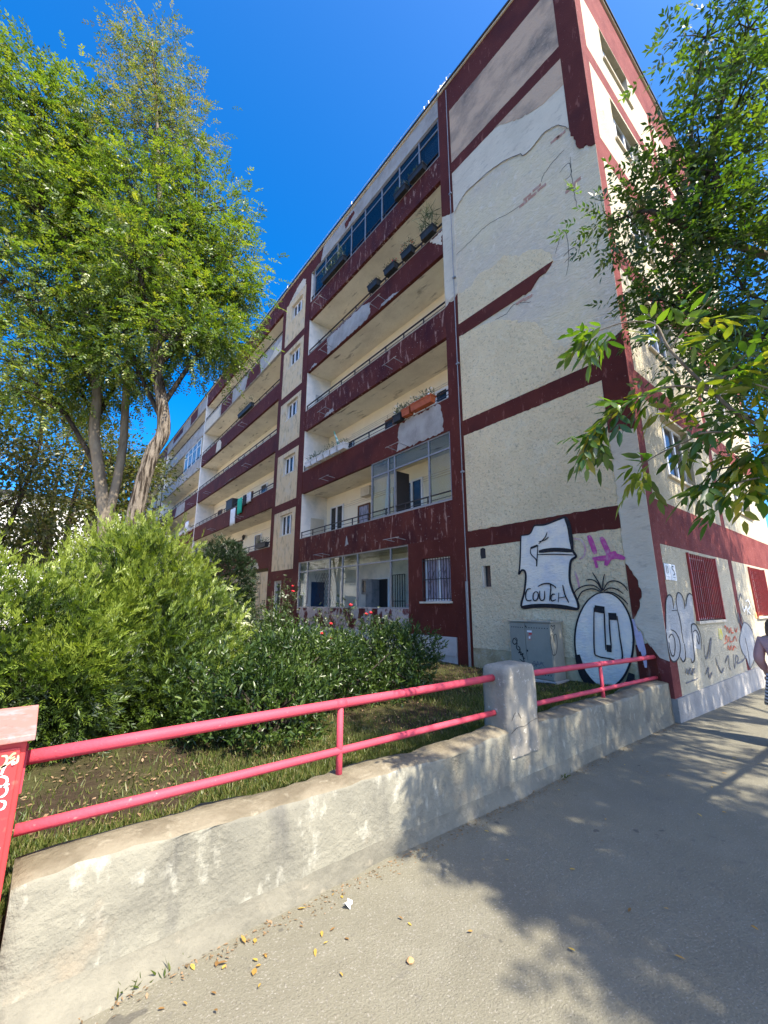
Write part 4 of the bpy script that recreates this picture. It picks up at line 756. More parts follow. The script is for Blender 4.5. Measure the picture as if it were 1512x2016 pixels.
for sd_ in (1, -1):                           # fingers, lightly curled
    b0 = pp(.13 if sd_ > 0 else .15, .19*sd_, .74 if sd_ > 0 else .76)
    for q in range(5):
        off = (q-2)*.017; ln = (.05, .062, .068, .062, .045)[q]; th = q == 0
        p0 = Vector(b0)+Vector((.01, off*.6, -.015)); p1 = p0+Vector((.02 if not th else .03, off*.4, -ln*.6)); p2 = p1+Vector((.018, 0, -ln*.5))
        skin_mesh('finger', [tuple(p0), tuple(p1), tuple(p2)], [(0,1),(1,2)], [.009, .008, .006], 'skin', PE, 1)
skin_mesh('top', [pp(0,0,.78), pp(0,0,.96), pp(.01,0,1.12), pp(0,0,1.22), pp(0,.16,1.185), pp(-.02,.215,.97), pp(.10,.19,.81), pp(0,-.16,1.185), pp(-.02,-.215,.97), pp(.11,-.19,.83)],
          [(0,1),(1,2),(2,3),(2,4),(4,5),(5,6),(2,7),(7,8),(8,9)], [(.165,.125),(.15,.115),(.165,.12),(.085,.07),.072,.060,.045,.072,.060,.045], 'pink_knit', PE)
mb = MB(); mb.lathe((PX, PY, PZ), [(.17,.80),(.19,.70),(.22,.55),(.24,.45)], 22); mb.build('skirt', 'stripe', PE, True)
vs = []; fs = []; n = 20; prof = [(.02,1.455),(.075,1.445),(.10,1.40),(.112,1.34),(.115,1.28),(.105,1.23),(.085,1.205),(.04,1.21)]
rr = random.Random(3)
for i, (r, z) in enumerate(prof):
    for j in range(n): a = 2*math.pi*j/n; vs.append(pp(.015-r*1.05*math.cos(a)*(1 if math.cos(a) > 0 else .72), r*math.sin(a)*.95, z+rr.gauss(0, .004)))
for i in range(len(prof)-1):
    for j in range(n): a = i*n+j; b = i*n+(j+1) % n; fs.append((a, b, b+n, a+n))
fs.append(tuple(range(n))); MB().add(vs, fs).build('hair', 'hair', PE, True)
mb = MB(); mb.lathe(pp(.125, 0, 1.31), [(.0,-.012),(.013,-.006),(.010,.012),(0,.02)], 8); 
for s_ in (.03, -.03): mb.lathe(pp(.108, s_, 1.345), [(0,-.007),(.009,0),(0,.007)], 8)
mb.build('face', 'skin', PE, True)
for s_ in (1, -1):
    x0 = .12 if s_ > 0 else -.10; MB().tube([pp(x0-.14, .10*s_, .045), pp(x0-.04, .10*s_, .05), pp(x0+.06, .10*s_, .035), pp(x0+.10, .10*s_, .03)], [.035, .042, .038, .02], 8).build('shoe', 'pot_dark', PE, True)

# ================================================================ pole by the kerb (its shadow crosses the pavement)
t = thing('sign_pole', (6.05, -.6, 0), 'slim grey metal pole at the kerb casting a straight shadow', 'pole'); MB().tube([(6.05,-.6,-.1),(6.05,-.6,3.2)], .05, 10).build('post', 'grey_metal', t, True); MB().box(5.98,6.12,-.67,-.53,-.01,.03).build('foot_plate', 'grey_metal', t)

# ================================================================ litter
MT['dry_leaf'] = leafmat('fallen_leaf', [(.45, .33, .06), (.38, .22, .05), (.22, .12, .04), (.5, .42, .12)], .2)
proto = None; spots = [(random.gauss(.95, .45), 2.35-abs(random.gauss(.0, .28))) for _ in range(34)]+[(random.uniform(1.0, 6.0), random.uniform(.7, 2.35)) for _ in range(26)]
for i, (x, y) in enumerate(spots):
    s = random.uniform(.4, .9)
    if proto is None:
        proto = leaf_object('fallen_leaf', [(0, 0, 0)], [(1, 0, .1)], [(0, 0, 1)], .055, .026, [.2], 'dry_leaf', None, LEAF6, LEAF6F); metas = [proto.data]
        for q in range(3):
            m2 = proto.data.copy(); m2.attributes['rnd'].data.foreach_set('value', [.1+.28*q]*8); metas.append(m2)
        o = proto
    else: o = proto.copy(); o.data = random.choice(metas); COL.objects.link(o)
    o.location = (x, y, pave_z(x)+.010); o.rotation_euler = (random.uniform(-.25, .25), random.uniform(-.25, .25), random.uniform(0, 6.3)); o.scale = (s, s*random.uniform(.7, 1.2), s)
    tag(o, 'small dry yellow-brown leaf fallen on the pavement', 'leaf', 'fallen leaves on the pavement')
vs = [(1.5+.030*math.cos(t)*random.uniform(.6, 1.1), 2.19+.024*math.sin(t)*random.uniform(.6, 1.1), .008+random.uniform(0, .03)) for t in np.linspace(0, 6.2, 14)]+[(1.5, 2.19, .035)]
tag(MB().add([(float(a), float(b), float(c)) for a, b, c in vs], [(i, (i+1) % 14, 14) for i in range(14)]).build('paper_scrap', 'white_paint'), 'small crumpled white paper scrap on the pavement near the wall', 'litter')
tag(MB().lathe((1.53, 1.72, 0), [(.0,.002),(.015,.005),(.018,.013),(.009,.021),(0,.022)], 7).build('pebble', mat('ochre_stone', (.42, .26, .12), .9)), 'single ochre pebble lying on open pavement', 'pebble')
# salmon block opposite (mirrored in the veranda glass)
OB = thing('salmon_building', (-22, 45, 0), 'salmon-coloured building across the garden mirrored in the glazing', 'building')
MB().box(-30, -18, 22, 80, -.8, 13).build('wall', mat('salmon_render', (.62, .33, .22), .9, [(1, (.55, .28, .19), .4, .7)]), OB); MB().box(-30.3, -17.7, 21.7, 80.3, 13, 13.4).build('roof', 'tar', OB)
for k in range(4):
    for i in range(9):
        o = MB().box(-18.02, -17.96, 25+i*6, 26.6+i*6, 1.6+k*3, 3.1+k*3).build('window', 'pane', OB)
    MB().box(-18, -16.9, 23, 79, 3.6+k*3, 4.3+k*3).build('balcony', 'white_paint', OB)
# ================================================================ vegetation
MT['bark'] = mat('locust_bark', (.21, .175, .135), .95, [((24, 24, 2.6), (.04, .03, .022), .46, .56, 6), (5, (.30, .25, .19), .56, .7, 5, .6)], [((24, 24, 2.6), .07, 5)], .1)
MT['bark_smooth'] = mat('grey_bark', (.20, .165, .12), .9, [((6, 6, 1.5), (.11, .09, .065), .5, .66, 5), (3, (.27, .24, .18), .56, .7, 5, .6)], [((18, 18, 4), .015, 5)], .1)
MT['leaf_locust'] = leafmat('locust_leaf', [(.040, .078, .018), (.080, .132, .022), (.14, .195, .026), (.23, .235, .04)], .45, .06)
MT['leaf_dry'] = leafmat('dry_locust_leaf', [(.05, .09, .018), (.14, .165, .045), (.22, .19, .09), (.08, .13, .022)], .4, .05)
MT['leaf_far'] = leafmat('far_leaf', [(.025, .045, .012), (.05, .07, .018), (.10, .105, .03), (.13, .10, .035)], .4, .06)
MT['leaf_ash'] = leafmat('ash_leaf', [(.022, .055, .013), (.042, .088, .015), (.075, .130, .018), (.12, .17, .02)], .45, .10, .4)
MT['leaf_near'] = leafmat('near_ash_leaf', [(.036, .085, .012), (.065, .130, .014), (.115, .190, .018), (.20, .23, .025), (.30, .24, .025)], .5, .10, .35)
MT['leaf_juniper'] = leafmat('juniper_spray', [(.022, .042, .010), (.050, .086, .012), (.115, .17, .016), (.21, .26, .03)], .32, .06)
MT['leaf_laurel'] = leafmat('laurel_leaf', [(.014, .030, .008), (.028, .054, .011), (.058, .095, .016), (.11, .15, .035)], .25, .05, .35)
MT['leaf_yew'] = leafmat('yew_needle', [(.010, .022, .008), (.018, .034, .011), (.028, .045, .014)], .15, .05)
MT['leaf_rose'] = leafmat('rose_leaf', [(.022, .040, .014), (.04, .062, .02), (.07, .09, .03)], .3, .08)
MT['leaf_overlit'] = leafmat('overlit_leaf', [(.16, .20, .08), (.30, .33, .18), (.45, .46, .30)], .35, .08)  # rose leaves with overexposed sunlight put into their colour
MT['blade'] = leafmat('grass_blade', [(.045, .075, .016), (.085, .115, .022), (.13, .145, .035), (.22, .19, .08)], .35, .04)
MT['debris'] = leafmat('dry_debris', [(.12, .085, .045), (.20, .13, .07), (.30, .2, .12)], .1, .02)

def shell(n, c, r, lo=.55):
    d = rng.normal(0, 1, (n, 3)); d /= np.linalg.norm(d, axis=1, keepdims=True); k = lo+(1-lo)*rng.random(n)**.6
    return np.array(c)+d*k[:, None]*np.array(r), d
def crown(lobes, leaves, spread, Lr, centre, droop=.25):
    """leaf anchors in clumps: lobes = [(centre, radii, clusters)]"""
    Cs, As, Cc = [], [], []
    for c, r, n in lobes:
        r = (r, r, r) if not hasattr(r, '__len__') else r
        P, D = shell(n, c, r, .35); Cc.append(P)
        for p, d in zip(P, D):
            k = max(3, int(leaves*rng.uniform(.6, 1.4))); q = rng.normal(0, 1, (k, 3))*np.array((1, 1, .62))*spread*rng.uniform(.7, 1.25)
            Cs.append(p+q); a = q/spread*.5+d*.6+rng.normal(0, .45, (k, 3)); a[:, 2] -= droop; As.append(a)
    return np.concatenate(Cs), np.concatenate(As), np.concatenate(Cc)
def twigs(mb, nodes, targets, r0=.016, sides=4, sag=.0):
    nodes = np.asarray(nodes)
    for t in targets:
        d = np.linalg.norm(nodes-t, axis=1)+np.maximum(0, nodes[:, 2]-t[2])*1.5; s = nodes[int(np.argmin(d*rng.uniform(.75, 1.3, len(d))))]
        m = (s+t)/2+rng.normal(0, .08, 3)*np.linalg.norm(t-s); m[2] += .1*np.linalg.norm(t-s)
        mb.tube([tuple(s), tuple(m), tuple(t)], [r0, r0*.65, r0*.25], sides, cap=False)
def sample(path, k=4): return catmull([tuple(p) for p in path], k)
def make_tree(name, loc, label, cat, stems, lobes, leaves, spread, Lr, pairs, ll, lw, lm, bark, group=None, limb_r=.05, tmat=None, extra=None, bark2=None):
    t = thing(name, loc, label, cat, group); nodes = []
    for path, rad in stems:
        p = sample(path); k = len(p); rr = np.interp(np.linspace(0, 1, k), np.linspace(0, 1, len(rad)), rad)
        MB().tube(p, list(rr), 12).build('trunk', bark, t, True); nodes += p
    nodes = np.array(nodes); mb = MB(); allc = []
    for i, (c, r, n) in enumerate(lobes):
        c = np.array(c); d = np.linalg.norm(nodes[:, :2]-c[:2], axis=1)+np.abs(nodes[:, 2]-(c[2]-1.0-.5*np.linalg.norm(nodes[:, :2]-c[:2], axis=1))); s = nodes[int(np.argmin(d))]
        m = s*.45+c*.55+rng.normal(0, .12, 3); m[2] += .12; lim = sample([tuple(s), tuple(m), tuple(c)], 5)
        mb.tube(lim, list(np.linspace(limb_r, limb_r*.3, len(lim))), 6, cap=False); allc += lim
    C, A, Cc = crown(lobes, leaves, spread, Lr, loc)
    twigs(mb, allc, Cc, limb_r*.32); mb.build('branches', bark2 or bark, t, True)
    N = len(C); L = np.full(N, Lr)*rng.uniform(.7, 1.2, N); B = rng.normal(0, .5, (N, 3))+np.array((0, 0, 1.))
    base = rng.random(N)*.75
    zc = (C[:, 2]*7.3+C[:, 0]*5.1+C[:, 1]*3.7); base = np.clip(base+.25*np.sin(zc*.55)**2, 0, 1)
    if pairs:
        c2, a2, b2, idx = pinnate(C, A, B, L, pairs, ll, lw); k = len(c2)
        leaf_object('crown', c2, a2, b2, rng.uniform(.75, 1.2, k)*ll, lw, np.clip(base[idx]+rng.normal(0, .08, k), 0, 1), lm, t)
    else: leaf_object('crown', C, A, B, L, lw, base, lm, t)
    return t

# main locust behind the juniper
TA = [(.88,7.55,.1),(.93,7.54,1.2),(.93,7.54,2.38),(.92,7.54,2.87),(.97,7.54,3.46),(1.06,7.53,4.1),(1.18,7.51,4.49),(1.08,7.52,5.12),(.91,7.55,5.85),(.86,7.55,6.85),(.76,7.56,8.23),(.55,7.58,9.74),(.39,7.59,10.99),(.14,7.6,12.6)]
RA = [.16,.14,.125,.12,.115,.112,.108,.093,.083,.075,.058,.04,.025,.010]
LA = [((1.38,7.68,9.4),.85,40),((1.85,7.57,8.35),.75,38),((1.78,7.6,7.0),.78,40),((1.0,7.74,7.6),.95,46),((.6,7.9,6.0),.6,26),((.55,7.9,8.9),.95,48),((1.8,7.4,6.4),.38,13),((1.2,7.2,6.2),.6,24),((.3,7.3,7.3),.7,30),((2.15,7.6,7.7),.4,12)]
make_tree('locust_tree', (.88,7.55,.2), 'tall bright green locust tree with thick furrowed kinked trunk', 'tree', [(TA, RA)], LA, 23, .24, .24, 5, .062, .028, 'leaf_locust', 'bark', 'trees on the left', .05, bark2='bark_dark')
tt = [o for o in bpy.data.objects if o.name == 'locust_tree'][0]
C, A, Cc = crown([((.25,7.8,12.0),(.62,.62,1.0),70),((.5,7.79,10.6),(.8,.8,1.0),80),((.95,7.7,11.0),(.5,.5,.7),30)], 11, .24, .2, None); N = len(C)
mb = MB(); twigs(mb, catmull(TA[9:], 6), Cc, .006); mb.build('branches', 'bark_dark', tt, True)
c2, a2, b2, idx = pinnate(C, A, rng.normal(0, .5, (N, 3))+np.array((0, 0, 1.)), np.full(N, .2), 4, .05, .018); k = len(c2)
o = leaf_object('crown', c2, a2, b2, rng.uniform(.7, 1.2, k)*.058, .021, np.clip(rng.random(N)[idx]+rng.normal(0, .1, k), 0, 1), 'leaf_dry', tt); o['label'] = 'thin half-dry leafy top'
# twin-stemmed locust farther left
SB = [([(.80,8.77,.1),(.74,8.77,2.0),(.60,8.78,3.2),(.44,8.79,3.94),(.27,8.8,4.68),(.2,8.8,5.57),(-.11,8.8,6.72),(-.5,8.9,9.2)], [.13,.115,.10,.095,.088,.078,.065,.03]),
      ([(.84,8.75,.1),(.80,8.75,2.0),(.67,8.77,3.0),(.72,8.77,3.7),(.74,8.77,4.49),(.70,8.77,5.1),(.59,8.78,6.36),(.33,8.79,7.85),(.1,8.9,9.6)], [.12,.105,.085,.078,.072,.068,.06,.045,.02])]
LB = [((-1.46,8.88,10.7),.95,46),((-.84,8.96,10.9),.8,40),((-1.4,8.89,8.9),1.0,50),((-.6,8.98,9.3),.95,48),((-.1,9.2,9.3),.6,24),((-.9,8.96,7.3),1.0,48),((-.1,9.0,7.3),.8,34),((.3,9.1,8.1),.8,34),((-.9,8.97,5.6),.9,36),((-.1,9.3,5.7),.65,22),((.5,9.3,6.1),.55,18),((-2.2,9.0,7.8),1.0,36),((-2.2,8.8,9.8),.9,30)]
make_tree('locust_tree', (.8,8.77,.2), 'twin-stemmed locust tree with smooth grey stems left of the furrowed trunk', 'tree', SB, LB, 23, .25, .24, 5, .064, .030, 'leaf_locust', 'bark_smooth', 'trees on the left', .05, bark2='bark_dark')
# darker trees behind, in front of the white house
for i, (x, y, h, lab) in enumerate(((-1.6,14.5,7.5,'dark leafy tree at the far left edge of the garden'),(.4,17.0,7.0,'small dark-stemmed tree in front of the white house'),(-.2,23.0,10,'taller hazy green tree behind the dark-stemmed one'),(2.6,24,9,'green tree beside the far end of the apartment block'))):
    lb = [((x+rng.uniform(-1.3, 1.3), y+rng.uniform(-1, 1), h*f), (1.3, 1.1, .9), 26) for f in (.45, .55, .65, .75, .85, .95, 1.0)]
    make_tree('background_tree', (x, y, .3), lab, 'tree', [([(x,y,.1),(x+.1,y,h*.3),(x-.15,y,h*.6),(x,y,h*.95)], [.14,.11,.08,.03]), ([(x+.1,y,h*.25),(x+.6,y,h*.5),(x+.9,y,h*.8)], [.08,.06,.02])], lb, 42, .42, .16, 0, .1, .075, 'leaf_far', 'bark_dark', 'trees on the left', .05)
# white house far behind
WH = thing('white_house', (-3, 38, 0), 'bright white house glimpsed between the trees on the left', 'house')
MB().box(-14, 3.6, 36, 46, -.9, 8.6).build('wall', 'white_paint', WH); MB().box(-14.3, 3.9, 35.7, 46.3, 8.6, 8.95).build('roof', 'tar', WH)
for k in range(3):
    for i in range(5):
        o = MB().box(-10.5+i*3, -9.2+i*3, 35.95, 36.02, 1.1+k*2.7, 2.5+k*2.7).build('window', 'pane', WH); MB().box(-10.6+i*3, -9.1+i*3, 35.9, 35.95, 1.0+k*2.7, 1.1+k*2.7).build('sill', 'plinth', o)

# ---- shrubs
def shrub(name, loc, label, lobes, n, ll, lw, m, bark='bark_dark', pairs=0, Lr=.2, up=.5, stems=5, lo=.6, tm=None, tf=None, sr=.018, plumes=0, whorl=0):
    t = thing(name, loc, label, 'shrub', 'garden shrubs'); Cs, Ds, Ts = [], [], []; tot = sum(np.prod(l[1])**.67 for l in lobes)
    mb = MB()
    for c, r in lobes:
        P, D = shell(int(n*np.prod(r)**.67/tot), c, r, lo); bump = .10*np.sin(P[:, 0]*7+1)*np.sin(P[:, 1]*6)*np.sin(P[:, 2]*8); P = P+D*bump[:, None]*2.0
        tip = np.zeros(len(P))
        if plumes:
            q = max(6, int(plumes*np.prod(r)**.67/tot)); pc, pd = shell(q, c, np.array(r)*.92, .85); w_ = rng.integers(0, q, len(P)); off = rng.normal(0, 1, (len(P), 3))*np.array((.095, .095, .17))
            keep = rng.random(len(P)) < .12; P = np.where(keep[:, None], P*.94+np.array(c)*.06, pc[w_]+off+pd[w_]*.04); D = np.where(keep[:, None], D, pd[w_]*.6+off*2.5); tip = np.where(keep, -.5, off[:, 2]/.2*.24+(off*pd[w_]).sum(1)/.085*.12+rng.normal(0, .25, q)[w_]*.5)  # shade put into colour: inner sprays darker; outer tips as yellower new growth
        if whorl:
            q = len(P)//whorl; P0, D0 = P[:q], D[:q]; ax = D0+rng.normal(0, .35, (q, 3)); ax[:, 2] += .7; ax /= np.linalg.norm(ax, axis=1, keepdims=True); P = np.concatenate([P0+ax*(.15*i/whorl-.06) for i in range(whorl)]); D = np.concatenate([ax*(.25+.75*i/whorl)+rng.normal(0, .55, (q, 3)) for i in range(whorl)])
        if whorl: tip = np.repeat(np.linspace(-.12, .12, whorl), q)
        ok = P[:, 2] > .3; Ts.append(tip[ok]); Cs.append(P[ok]); Ds.append(D[ok])
        for _ in range(stems):
            e = np.array(c)+rng.normal(0, .4, 3)*np.array(r); mb.tube([(loc[0]+rng.normal(0, .12), loc[1]+rng.normal(0, .12), .2), tuple((np.array(loc)+e)/2+rng.normal(0, .08, 3)), tuple(e)], [sr*1.6, sr, sr*.4], 5, cap=False)
    mb.build('stems', bark, t, True)
    C = np.concatenate(Cs); D = np.concatenate(Ds); N = len(C); A = D+rng.normal(0, .45 if not whorl else .1, (N, 3)); A[:, 2] += up if not whorl else .15
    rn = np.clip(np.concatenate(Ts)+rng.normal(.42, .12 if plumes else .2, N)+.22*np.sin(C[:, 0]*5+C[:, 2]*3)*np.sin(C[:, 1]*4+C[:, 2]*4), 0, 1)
    if pairs:
        B = np.cross(D, rng.normal(0, 1, (N, 3)))+.2*D
        c2, a2, b2, idx = pinnate(C, A, B, rng.uniform(.6, 1.3, N)*Lr, pairs, ll, lw, .55, .15); k = len(c2)
        a2[:, 2] += .25; leaf_object('foliage', c2, a2, b2, rng.uniform(.7, 1.2, k)*ll, lw, np.clip(rn[idx]+rng.normal(0, .06, k), 0, 1), m, t)
    else: leaf_object('foliage', C, A, D+rng.normal(0, .6, (N, 3)), rng.uniform(.65, 1.25, N)*ll, lw, rn, m, t, tm, tf)
    return t
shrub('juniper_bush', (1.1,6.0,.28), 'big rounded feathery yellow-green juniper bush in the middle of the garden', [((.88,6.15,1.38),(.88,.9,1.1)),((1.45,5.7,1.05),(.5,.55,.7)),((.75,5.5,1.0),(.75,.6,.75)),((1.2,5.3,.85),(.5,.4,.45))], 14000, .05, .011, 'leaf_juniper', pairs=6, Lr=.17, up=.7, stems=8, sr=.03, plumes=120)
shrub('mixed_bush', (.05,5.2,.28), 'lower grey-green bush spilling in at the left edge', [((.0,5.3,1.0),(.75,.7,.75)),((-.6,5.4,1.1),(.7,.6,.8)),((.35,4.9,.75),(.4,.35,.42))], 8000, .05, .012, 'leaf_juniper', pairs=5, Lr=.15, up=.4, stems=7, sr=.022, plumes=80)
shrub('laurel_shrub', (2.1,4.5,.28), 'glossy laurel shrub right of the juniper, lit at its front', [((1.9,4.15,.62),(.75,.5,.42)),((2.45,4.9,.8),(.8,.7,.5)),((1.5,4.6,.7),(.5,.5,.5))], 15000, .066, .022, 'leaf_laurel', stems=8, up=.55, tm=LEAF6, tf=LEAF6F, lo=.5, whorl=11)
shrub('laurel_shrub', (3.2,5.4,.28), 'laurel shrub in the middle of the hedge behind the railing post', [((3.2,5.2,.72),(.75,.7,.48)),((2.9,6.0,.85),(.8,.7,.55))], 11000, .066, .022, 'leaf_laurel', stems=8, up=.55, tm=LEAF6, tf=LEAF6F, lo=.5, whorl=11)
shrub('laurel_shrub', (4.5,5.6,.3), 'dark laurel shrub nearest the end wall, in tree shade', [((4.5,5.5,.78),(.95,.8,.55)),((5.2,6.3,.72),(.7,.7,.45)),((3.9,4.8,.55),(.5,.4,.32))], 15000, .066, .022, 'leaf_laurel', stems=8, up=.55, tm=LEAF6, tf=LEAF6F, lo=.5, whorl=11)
shrub('yew_tree', (3.6,11.5,.3), 'dark round clipped evergreen in front of the far balconies', [((3.6,11.5,2.1),(.85,.85,1.25)),((3.5,11.3,1.2),(.9,.9,.9))], 9000, .07, .016, 'leaf_yew', pairs=3, Lr=.12, up=.5, stems=4, sr=.04)
shrub('hedge_bush', (2.6,9.0,.3), 'shaded dense bush between the juniper and the rose bed', [((2.6,8.8,1.0),(.9,.8,.8)),((3.3,8.3,.8),(.8,.7,.6))], 7000, .07, .03, 'leaf_rose', stems=6, up=.4)
def rose(x, y, h, n, label, m='leaf_rose', fl=None, wid=.45, ll=.055, lw=.034):
    t = thing('rose_bush', (x, y, .3), label, 'rose bush', 'rose bushes'); mb = MB(); C = []
    for i in range(n):
        e = (x+rng.normal(0, wid*.6), y+rng.normal(0, wid*.6), h*rng.uniform(.7, 1)); p = catmull([(x+rng.normal(0, .05), y+rng.normal(0, .05), .2), ((x+e[0])/2+rng.normal(0, .06), (y+e[1])/2, h*.55), e], 5)
        mb.tube(p, list(np.linspace(.011, .004, len(p))), 5); C += [p[j] for j in range(3, len(p))]*3
    mb.build('stems', 'bark_dark', t, True); C = np.array(C)+rng.normal(0, .07, (len(C), 3)); N = len(C)
    A = rng.normal(0, .7, (N, 3)); A[:, 2] -= .1; c2, a2, b2, idx = pinnate(C, A, rng.normal(0, .5, (N, 3))+np.array((0, 0, 1.)), np.full(N, .09), 2, ll, lw); k = len(c2)
    leaf_object('foliage', c2, a2, b2, rng.uniform(.7, 1.2, k)*ll, lw, rng.random(k), m, t)
    if fl:
        for q in range(fl):
            p = C[rng.integers(N)]+np.array((0, -.05, .08)); mb = MB()
            for r_ in range(3): mb.lathe(tuple(p+np.array((rng.normal(0, .012), rng.normal(0, .012), .01*r_))), [(.012,0),(.045-.01*r_,.02),(.05-.012*r_,.05)], 8)
            mb.build('flower', 'petal_red', t, True)
    return t
rose(5.9, 9.6, 1.75, 9, 'rose bush with several red blooms before the glazed veranda', fl=6, wid=.7)
rose(6.4, 8.1, 1.5, 6, 'thin leggy rose bush below the flaking veranda wall', wid=.4)
rose(5.6, 11.6, 2.5, 7, 'tall climbing rose reaching up beside the stair door', fl=2, wid=.5)
rose(4.2, 9.4, 1.7, 8, 'leafy rose bush in the middle of the bed', fl=1, wid=.6)
rose(2.12, 6.35, 1.85, 5, 'slender sapling with very pale sunlit leaves beside the juniper', 'leaf_overlit', None, .22, .075, .05)
rose(1.85, 5.5, 1.15, 5, 'low plant with pale overlit leaves at the foot of the juniper', 'leaf_overlit', 1, .2, .06, .04)
rose(2.9, 6.7, 1.85, 7, 'loose light green rose bush behind the laurel', 'leaf_rose', 1, .4)

# ---- grass and debris
n = 120000
x = np.concatenate([rng.uniform(-.3, 7.1, n//2), rng.uniform(-.2, 7.1, n//2)]); y = np.concatenate([2.66+rng.gamma(1.3, .9, n//2), 2.66+rng.gamma(1.5, .30, n//2)]); ok = (x < 7.1) & (y < 8) & ~((x > 6.7) & (y > 3.8) & (y < 4.8)); x, y = x[ok], y[ok]
bare = (np.sin(x*2.1+.4)*np.sin(y*1.7+1.0) > .25) & (y > 3.3) & (rng.random(len(x)) < .8); x, y = x[~bare], y[~bare]; N = len(x)
z = np.array([lawn_z(a, b) for a, b in zip(x, y)])-.006; A = rng.normal(0, .45, (N, 3)); A[:, 2] = 1
kind(leaf_object('grass', np.stack([x, y, z], 1), A, rng.normal(0, 1, (N, 3)), rng.uniform(.025, .08, N), .008, rng.random(N), 'blade', None, [(0,-.5,0),(0,.5,0),(.6,.35,.3),(1,0,.9),(.6,-.35,.3)], [(0,1,2,3,4)]), 'stuff')['label'] = 'sparse dry grass on the garden soil behind the wall'
n = 2600; x = rng.uniform(-.2, 6.5, n); y = 2.75+rng.gamma(1.6, .7, n); z = np.array([lawn_z(a, b) for a, b in zip(x, y)])+.008; A = rng.normal(0, 1, (n, 3)); A[:, 2] *= .15
kind(leaf_object('leaf_litter', np.stack([x, y, z], 1), A, rng.normal(0, .3, (n, 3))+np.array((0, 0, 1.)), rng.uniform(.02, .055, n), .02, rng.random(n), 'debris'), 'stuff')['label'] = 'brown leaf litter scattered over the garden soil'
n = 900; x = rng.uniform(.1, 7.1, n); y = 2.36-np.abs(rng.normal(0, .05, n)); z = np.array([pave_z(a) for a in x])+.008; A = rng.normal(0, 1, (n, 3)); A[:, 2] *= .1
kind(leaf_object('wall_foot_debris', np.stack([x, y, z], 1), A, rng.normal(0, .3, (n, 3))+np.array((0, 0, 1.)), rng.uniform(.008, .03, n), rng.uniform(.004, .012, n), rng.random(n), 'debris'), 'stuff')['label'] = 'crumbs of dry leaf and grit gathered along the wall foot'
def weed(x, y, n, label):
    A = rng.normal(0, .6, (n, 3)); A[:, 2] = .7; t = thing('weed', (x, y, 0), label, 'weed', 'weeds at the wall foot')
    leaf_object('leaves', np.array((x, y, 0))+rng.normal(0, 1, (n, 3))*np.array((.05, .015, 0)), A, rng.normal(0, 1, (n, 3)), rng.uniform(.03, .09, n), .009, rng.random(n)*.6, 'blade', t)
weed(.52, 2.36, 26, 'tuft of weed at the foot of the wall near the left corner'); weed(.66, 2.37, 16, 'smaller tuft of weed right of the corner tuft'); weed(4.05, 2.36, 16, 'wisp of weed at the wall foot just right of the pillar')

# ---- street tree over the pavement: crown at the right, one bough close to the camera
ST = [([(8.9,-1.5,-.2),(8.8,-1.45,1.5),(8.55,-1.3,3.2),(8.1,-1.1,4.6),(7.5,-.8,6.0),(6.9,-.5,7.6)], [.2,.18,.16,.13,.1,.05]), ([(8.55,-1.3,3.2),(9.0,-1.6,6.0),(9.5,-1.9,9.0),(9.8,-2.0,12.0)], [.13,.12,.09,.03]), ([(8.55,-1.3,3.2),(7.3,-1.3,3.3),(5.6,-1.0,3.0),(4.1,-.75,2.8)], [.08,.05,.03,.016]), ([(8.1,-1.1,4.6),(7.0,-.4,4.9),(6.0,.2,5.3),(5.2,.8,5.7)], [.09,.07,.05,.03])]
LT = [((5.19,.39,8.15),.42,15),((5.2,.05,7.8),.36,12),((5.2,.26,7.0),.42,14),((5.16,.64,6.74),.34,11),((5.10,1.0,6.95),.18,4),((5.18,.60,5.95),.52,20),((5.05,1.30,6.25),.28,9),((4.98,1.55,6.35),.22,7),((5.11,.95,5.5),.46,18),((5.25,.35,5.6),.5,18),((5.05,1.2,5.0),.30,9),((5.2,.55,4.75),.4,13),((5.2,.45,4.2),.28,8),((5.12,.85,4.55),.35,11),((5.3,.75,4.0),.33,10),((6.6,.55,4.6),.6,20),((7.4,.7,4.0),.6,18),((7.6,.6,5.5),.7,20),
      ((6.4,-.3,7.6),.9,18),((7.2,-.6,6.4),.9,26),((6.4,-.3,5.2),.8,22),((7.8,-.4,7.4),.9,24),((8.0,-2.0,8.5),.9,64),((9.5,-2.3,9.5),.9,34),((11.0,-2.0,8.5),1.0,66),((12.5,-2.4,9.5),.9,34),((8.8,-1.8,7.0),.9,64),((10.2,-2.0,7.2),.9,64),((11.8,-2.0,6.8),.9,60),((8.1,-2.2,10.5),.95,38),((9.6,-2.4,11.5),1.0,38),((11.1,-2.2,10.8),1.0,38),((12.6,-2.4,12),1.0,34),((8.6,-1.6,12.2),.9,26),((10.4,-1.8,13),.9,26)]
LH = [((3.85,-3.6,6.6),(.9,.7,.45),56),((3.05,-3.05,6.5),(.45,.42,.35),28),((4.0,-4.4,6.6),(.8,.55,.45),42),((3.6,-5.1,6.8),(1.0,.7,.45),54),((4.8,-2.8,6.6),(.7,.36,.4),24),((5.8,-2.7,6.6),(.7,.34,.4),22),((7.0,-2.7,6.8),(.7,.34,.4),22),((8.3,-2.75,7.0),(.8,.4,.5),18),((9.8,-2.7,7.2),(.9,.45,.5),18),((11.3,-2.7,7.0),(.9,.45,.5),16),((5.1,-3.9,6.7),(.5,.28,.35),8),((6.2,-3.6,6.8),(.5,.15,.3),5),((2.95,-4.5,6.6),(.5,.5,.4),26),((3.1,-5.5,6.7),(.7,.5,.4),30),((4.5,-1.6,6.7),(1.0,.45,.4),34),((5.9,-1.5,6.8),(.9,.4,.4),28),((3.6,-1.3,6.6),(.6,.4,.35),20)]
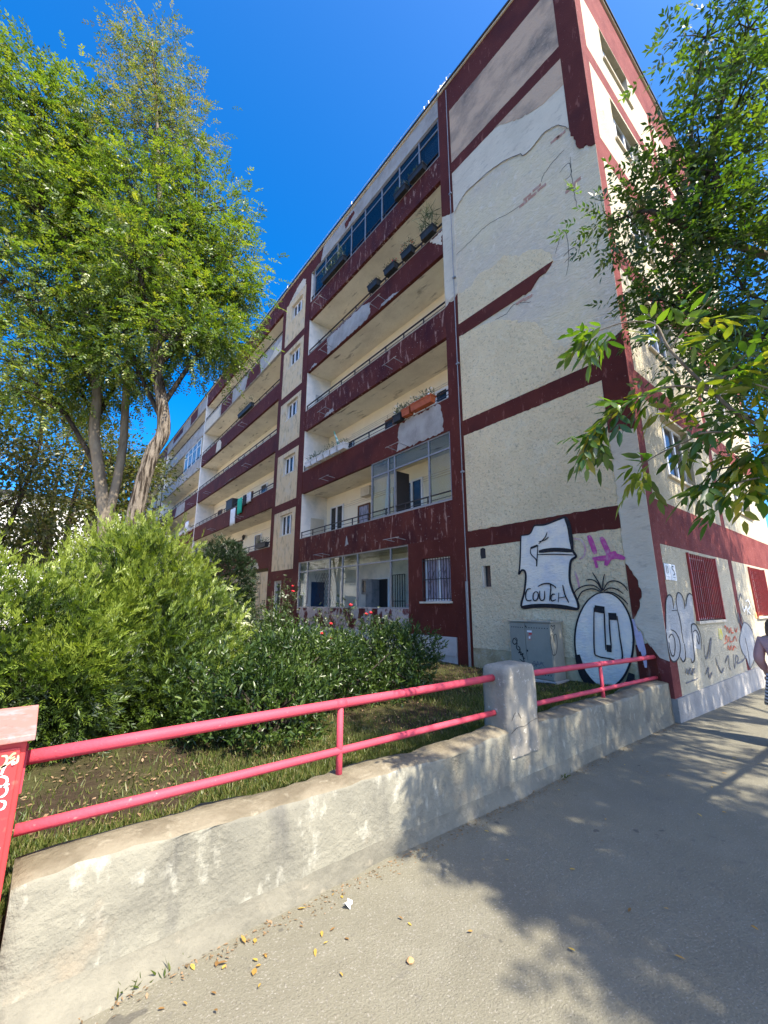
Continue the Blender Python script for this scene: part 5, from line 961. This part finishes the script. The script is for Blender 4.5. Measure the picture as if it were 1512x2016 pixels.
make_tree('street_tree', (6.5,-6.4,-.05), 'tall street tree out of view whose soft shade dapples the pavement and wall', 'tree', [([(6.5,-6.4,-.2),(6.4,-6.3,3),(6.3,-6.0,4.5),(6.0,-5.2,5.9),(5.6,-4.4,6.7)], [.17,.15,.12,.07,.03]), ([(6.35,-6.2,3.7),(5.4,-5.4,5.4),(4.2,-4.4,6.4)], [.07,.05,.03]), ([(6.3,-6.0,4.5),(8.0,-4.4,5.9),(10.5,-2.8,6.9)], [.07,.05,.03])], LH, 14, .19, .22, 3, .11, .05, 'leaf_ash', 'bark_smooth', 'street trees', .05)
TT = make_tree('street_tree', (8.9,-1.5,-.05), 'leafy street tree whose boughs reach in from the right over the pavement', 'tree', ST, LT, 12, .17, .2, 3, .09, .034, 'leaf_ash', 'bark_smooth', 'street trees', .035, bark2='bark_dark')
TW = [[(3.4,-.75,2.2),(2.7,-.1,2.2),(2.09,.24,2.27),(2.07,.38,2.48),(2.04,.49,2.72),(2.03,.53,2.87),(2.0,.64,2.93),(1.96,.77,2.93)], [(2.07,.38,2.48),(2.04,.49,2.54),(2.01,.62,2.54),(1.96,.75,2.47),(1.94,.83,2.40)], [(2.5,.0,2.2),(2.07,.37,2.29),(2.04,.49,2.28),(2.01,.60,2.24),(1.99,.66,2.2)], [(2.5,.0,2.18),(2.07,.36,2.14),(2.06,.45,2.10)], [(2.04,.49,2.72),(2.06,.42,2.81),(2.08,.32,2.91)], [(2.07,.36,2.5),(2.08,.25,2.59),(2.09,.20,2.65)], [(2.09,.24,2.27),(2.12,.30,2.36),(2.10,.40,2.40)]]
TW += [[(2.5,-.02,2.3),(2.11,.2,2.42),(2.09,.3,2.5)], [(2.5,-.02,2.2),(2.1,.22,2.2),(2.08,.33,2.2)], [(2.5,0,2.15),(2.09,.28,2.08),(2.07,.40,2.06)], [(2.5,0,2.4),(2.11,.18,2.55),(2.09,.27,2.62)]]
TW = [[tuple(np.array((0, 0, 1.6))+1.17*(np.array(q)-np.array((0, 0, 1.6)))) for q in p] for p in TW]
mb = MB(); C = []; A = []
for i, p in enumerate(TW):
    s = catmull(p, 6); mb.tube(s, list(np.linspace(.014 if i == 0 else .007, .002, len(s))), 6)
    for j in range(2, len(s)):
        if s[j][0] > 2.3 and rng.random() < .6: continue
        for q in range(2 + (rng.random() < .5)):
            d = np.array(s[j])-np.array(s[j-1]); d /= np.linalg.norm(d); a = d*.7+rng.normal(0, .55, 3); a[2] -= .35; C.append(np.array(s[j])+rng.normal(0, .01, 3)); A.append(a)
o = mb.build('near_twigs', 'bark_smooth', TT, True)
C = np.array(C); A = np.array(A); N = len(C); c2, a2, b2, idx = pinnate(C, A, rng.normal(0, .35, (N, 3))+np.array((0, 0, 1.)), rng.uniform(.12, .22, N), 2, .1, .04, .75, .22); k = len(c2); a2[:, 2] -= .25
o = leaf_object('near_leaves', c2, a2, b2, rng.uniform(.7, 1.2, k)*.10, rng.uniform(.030, .042, k), np.clip((rng.random(N)**1.6)[idx]+rng.normal(0, .07, k), 0, 1), 'leaf_near', TT, LEAF6, LEAF6F); o['label'] = 'big close leaflets on the nearest bough'
o.data.polygons.foreach_set('use_smooth', [True]*len(o.data.polygons))
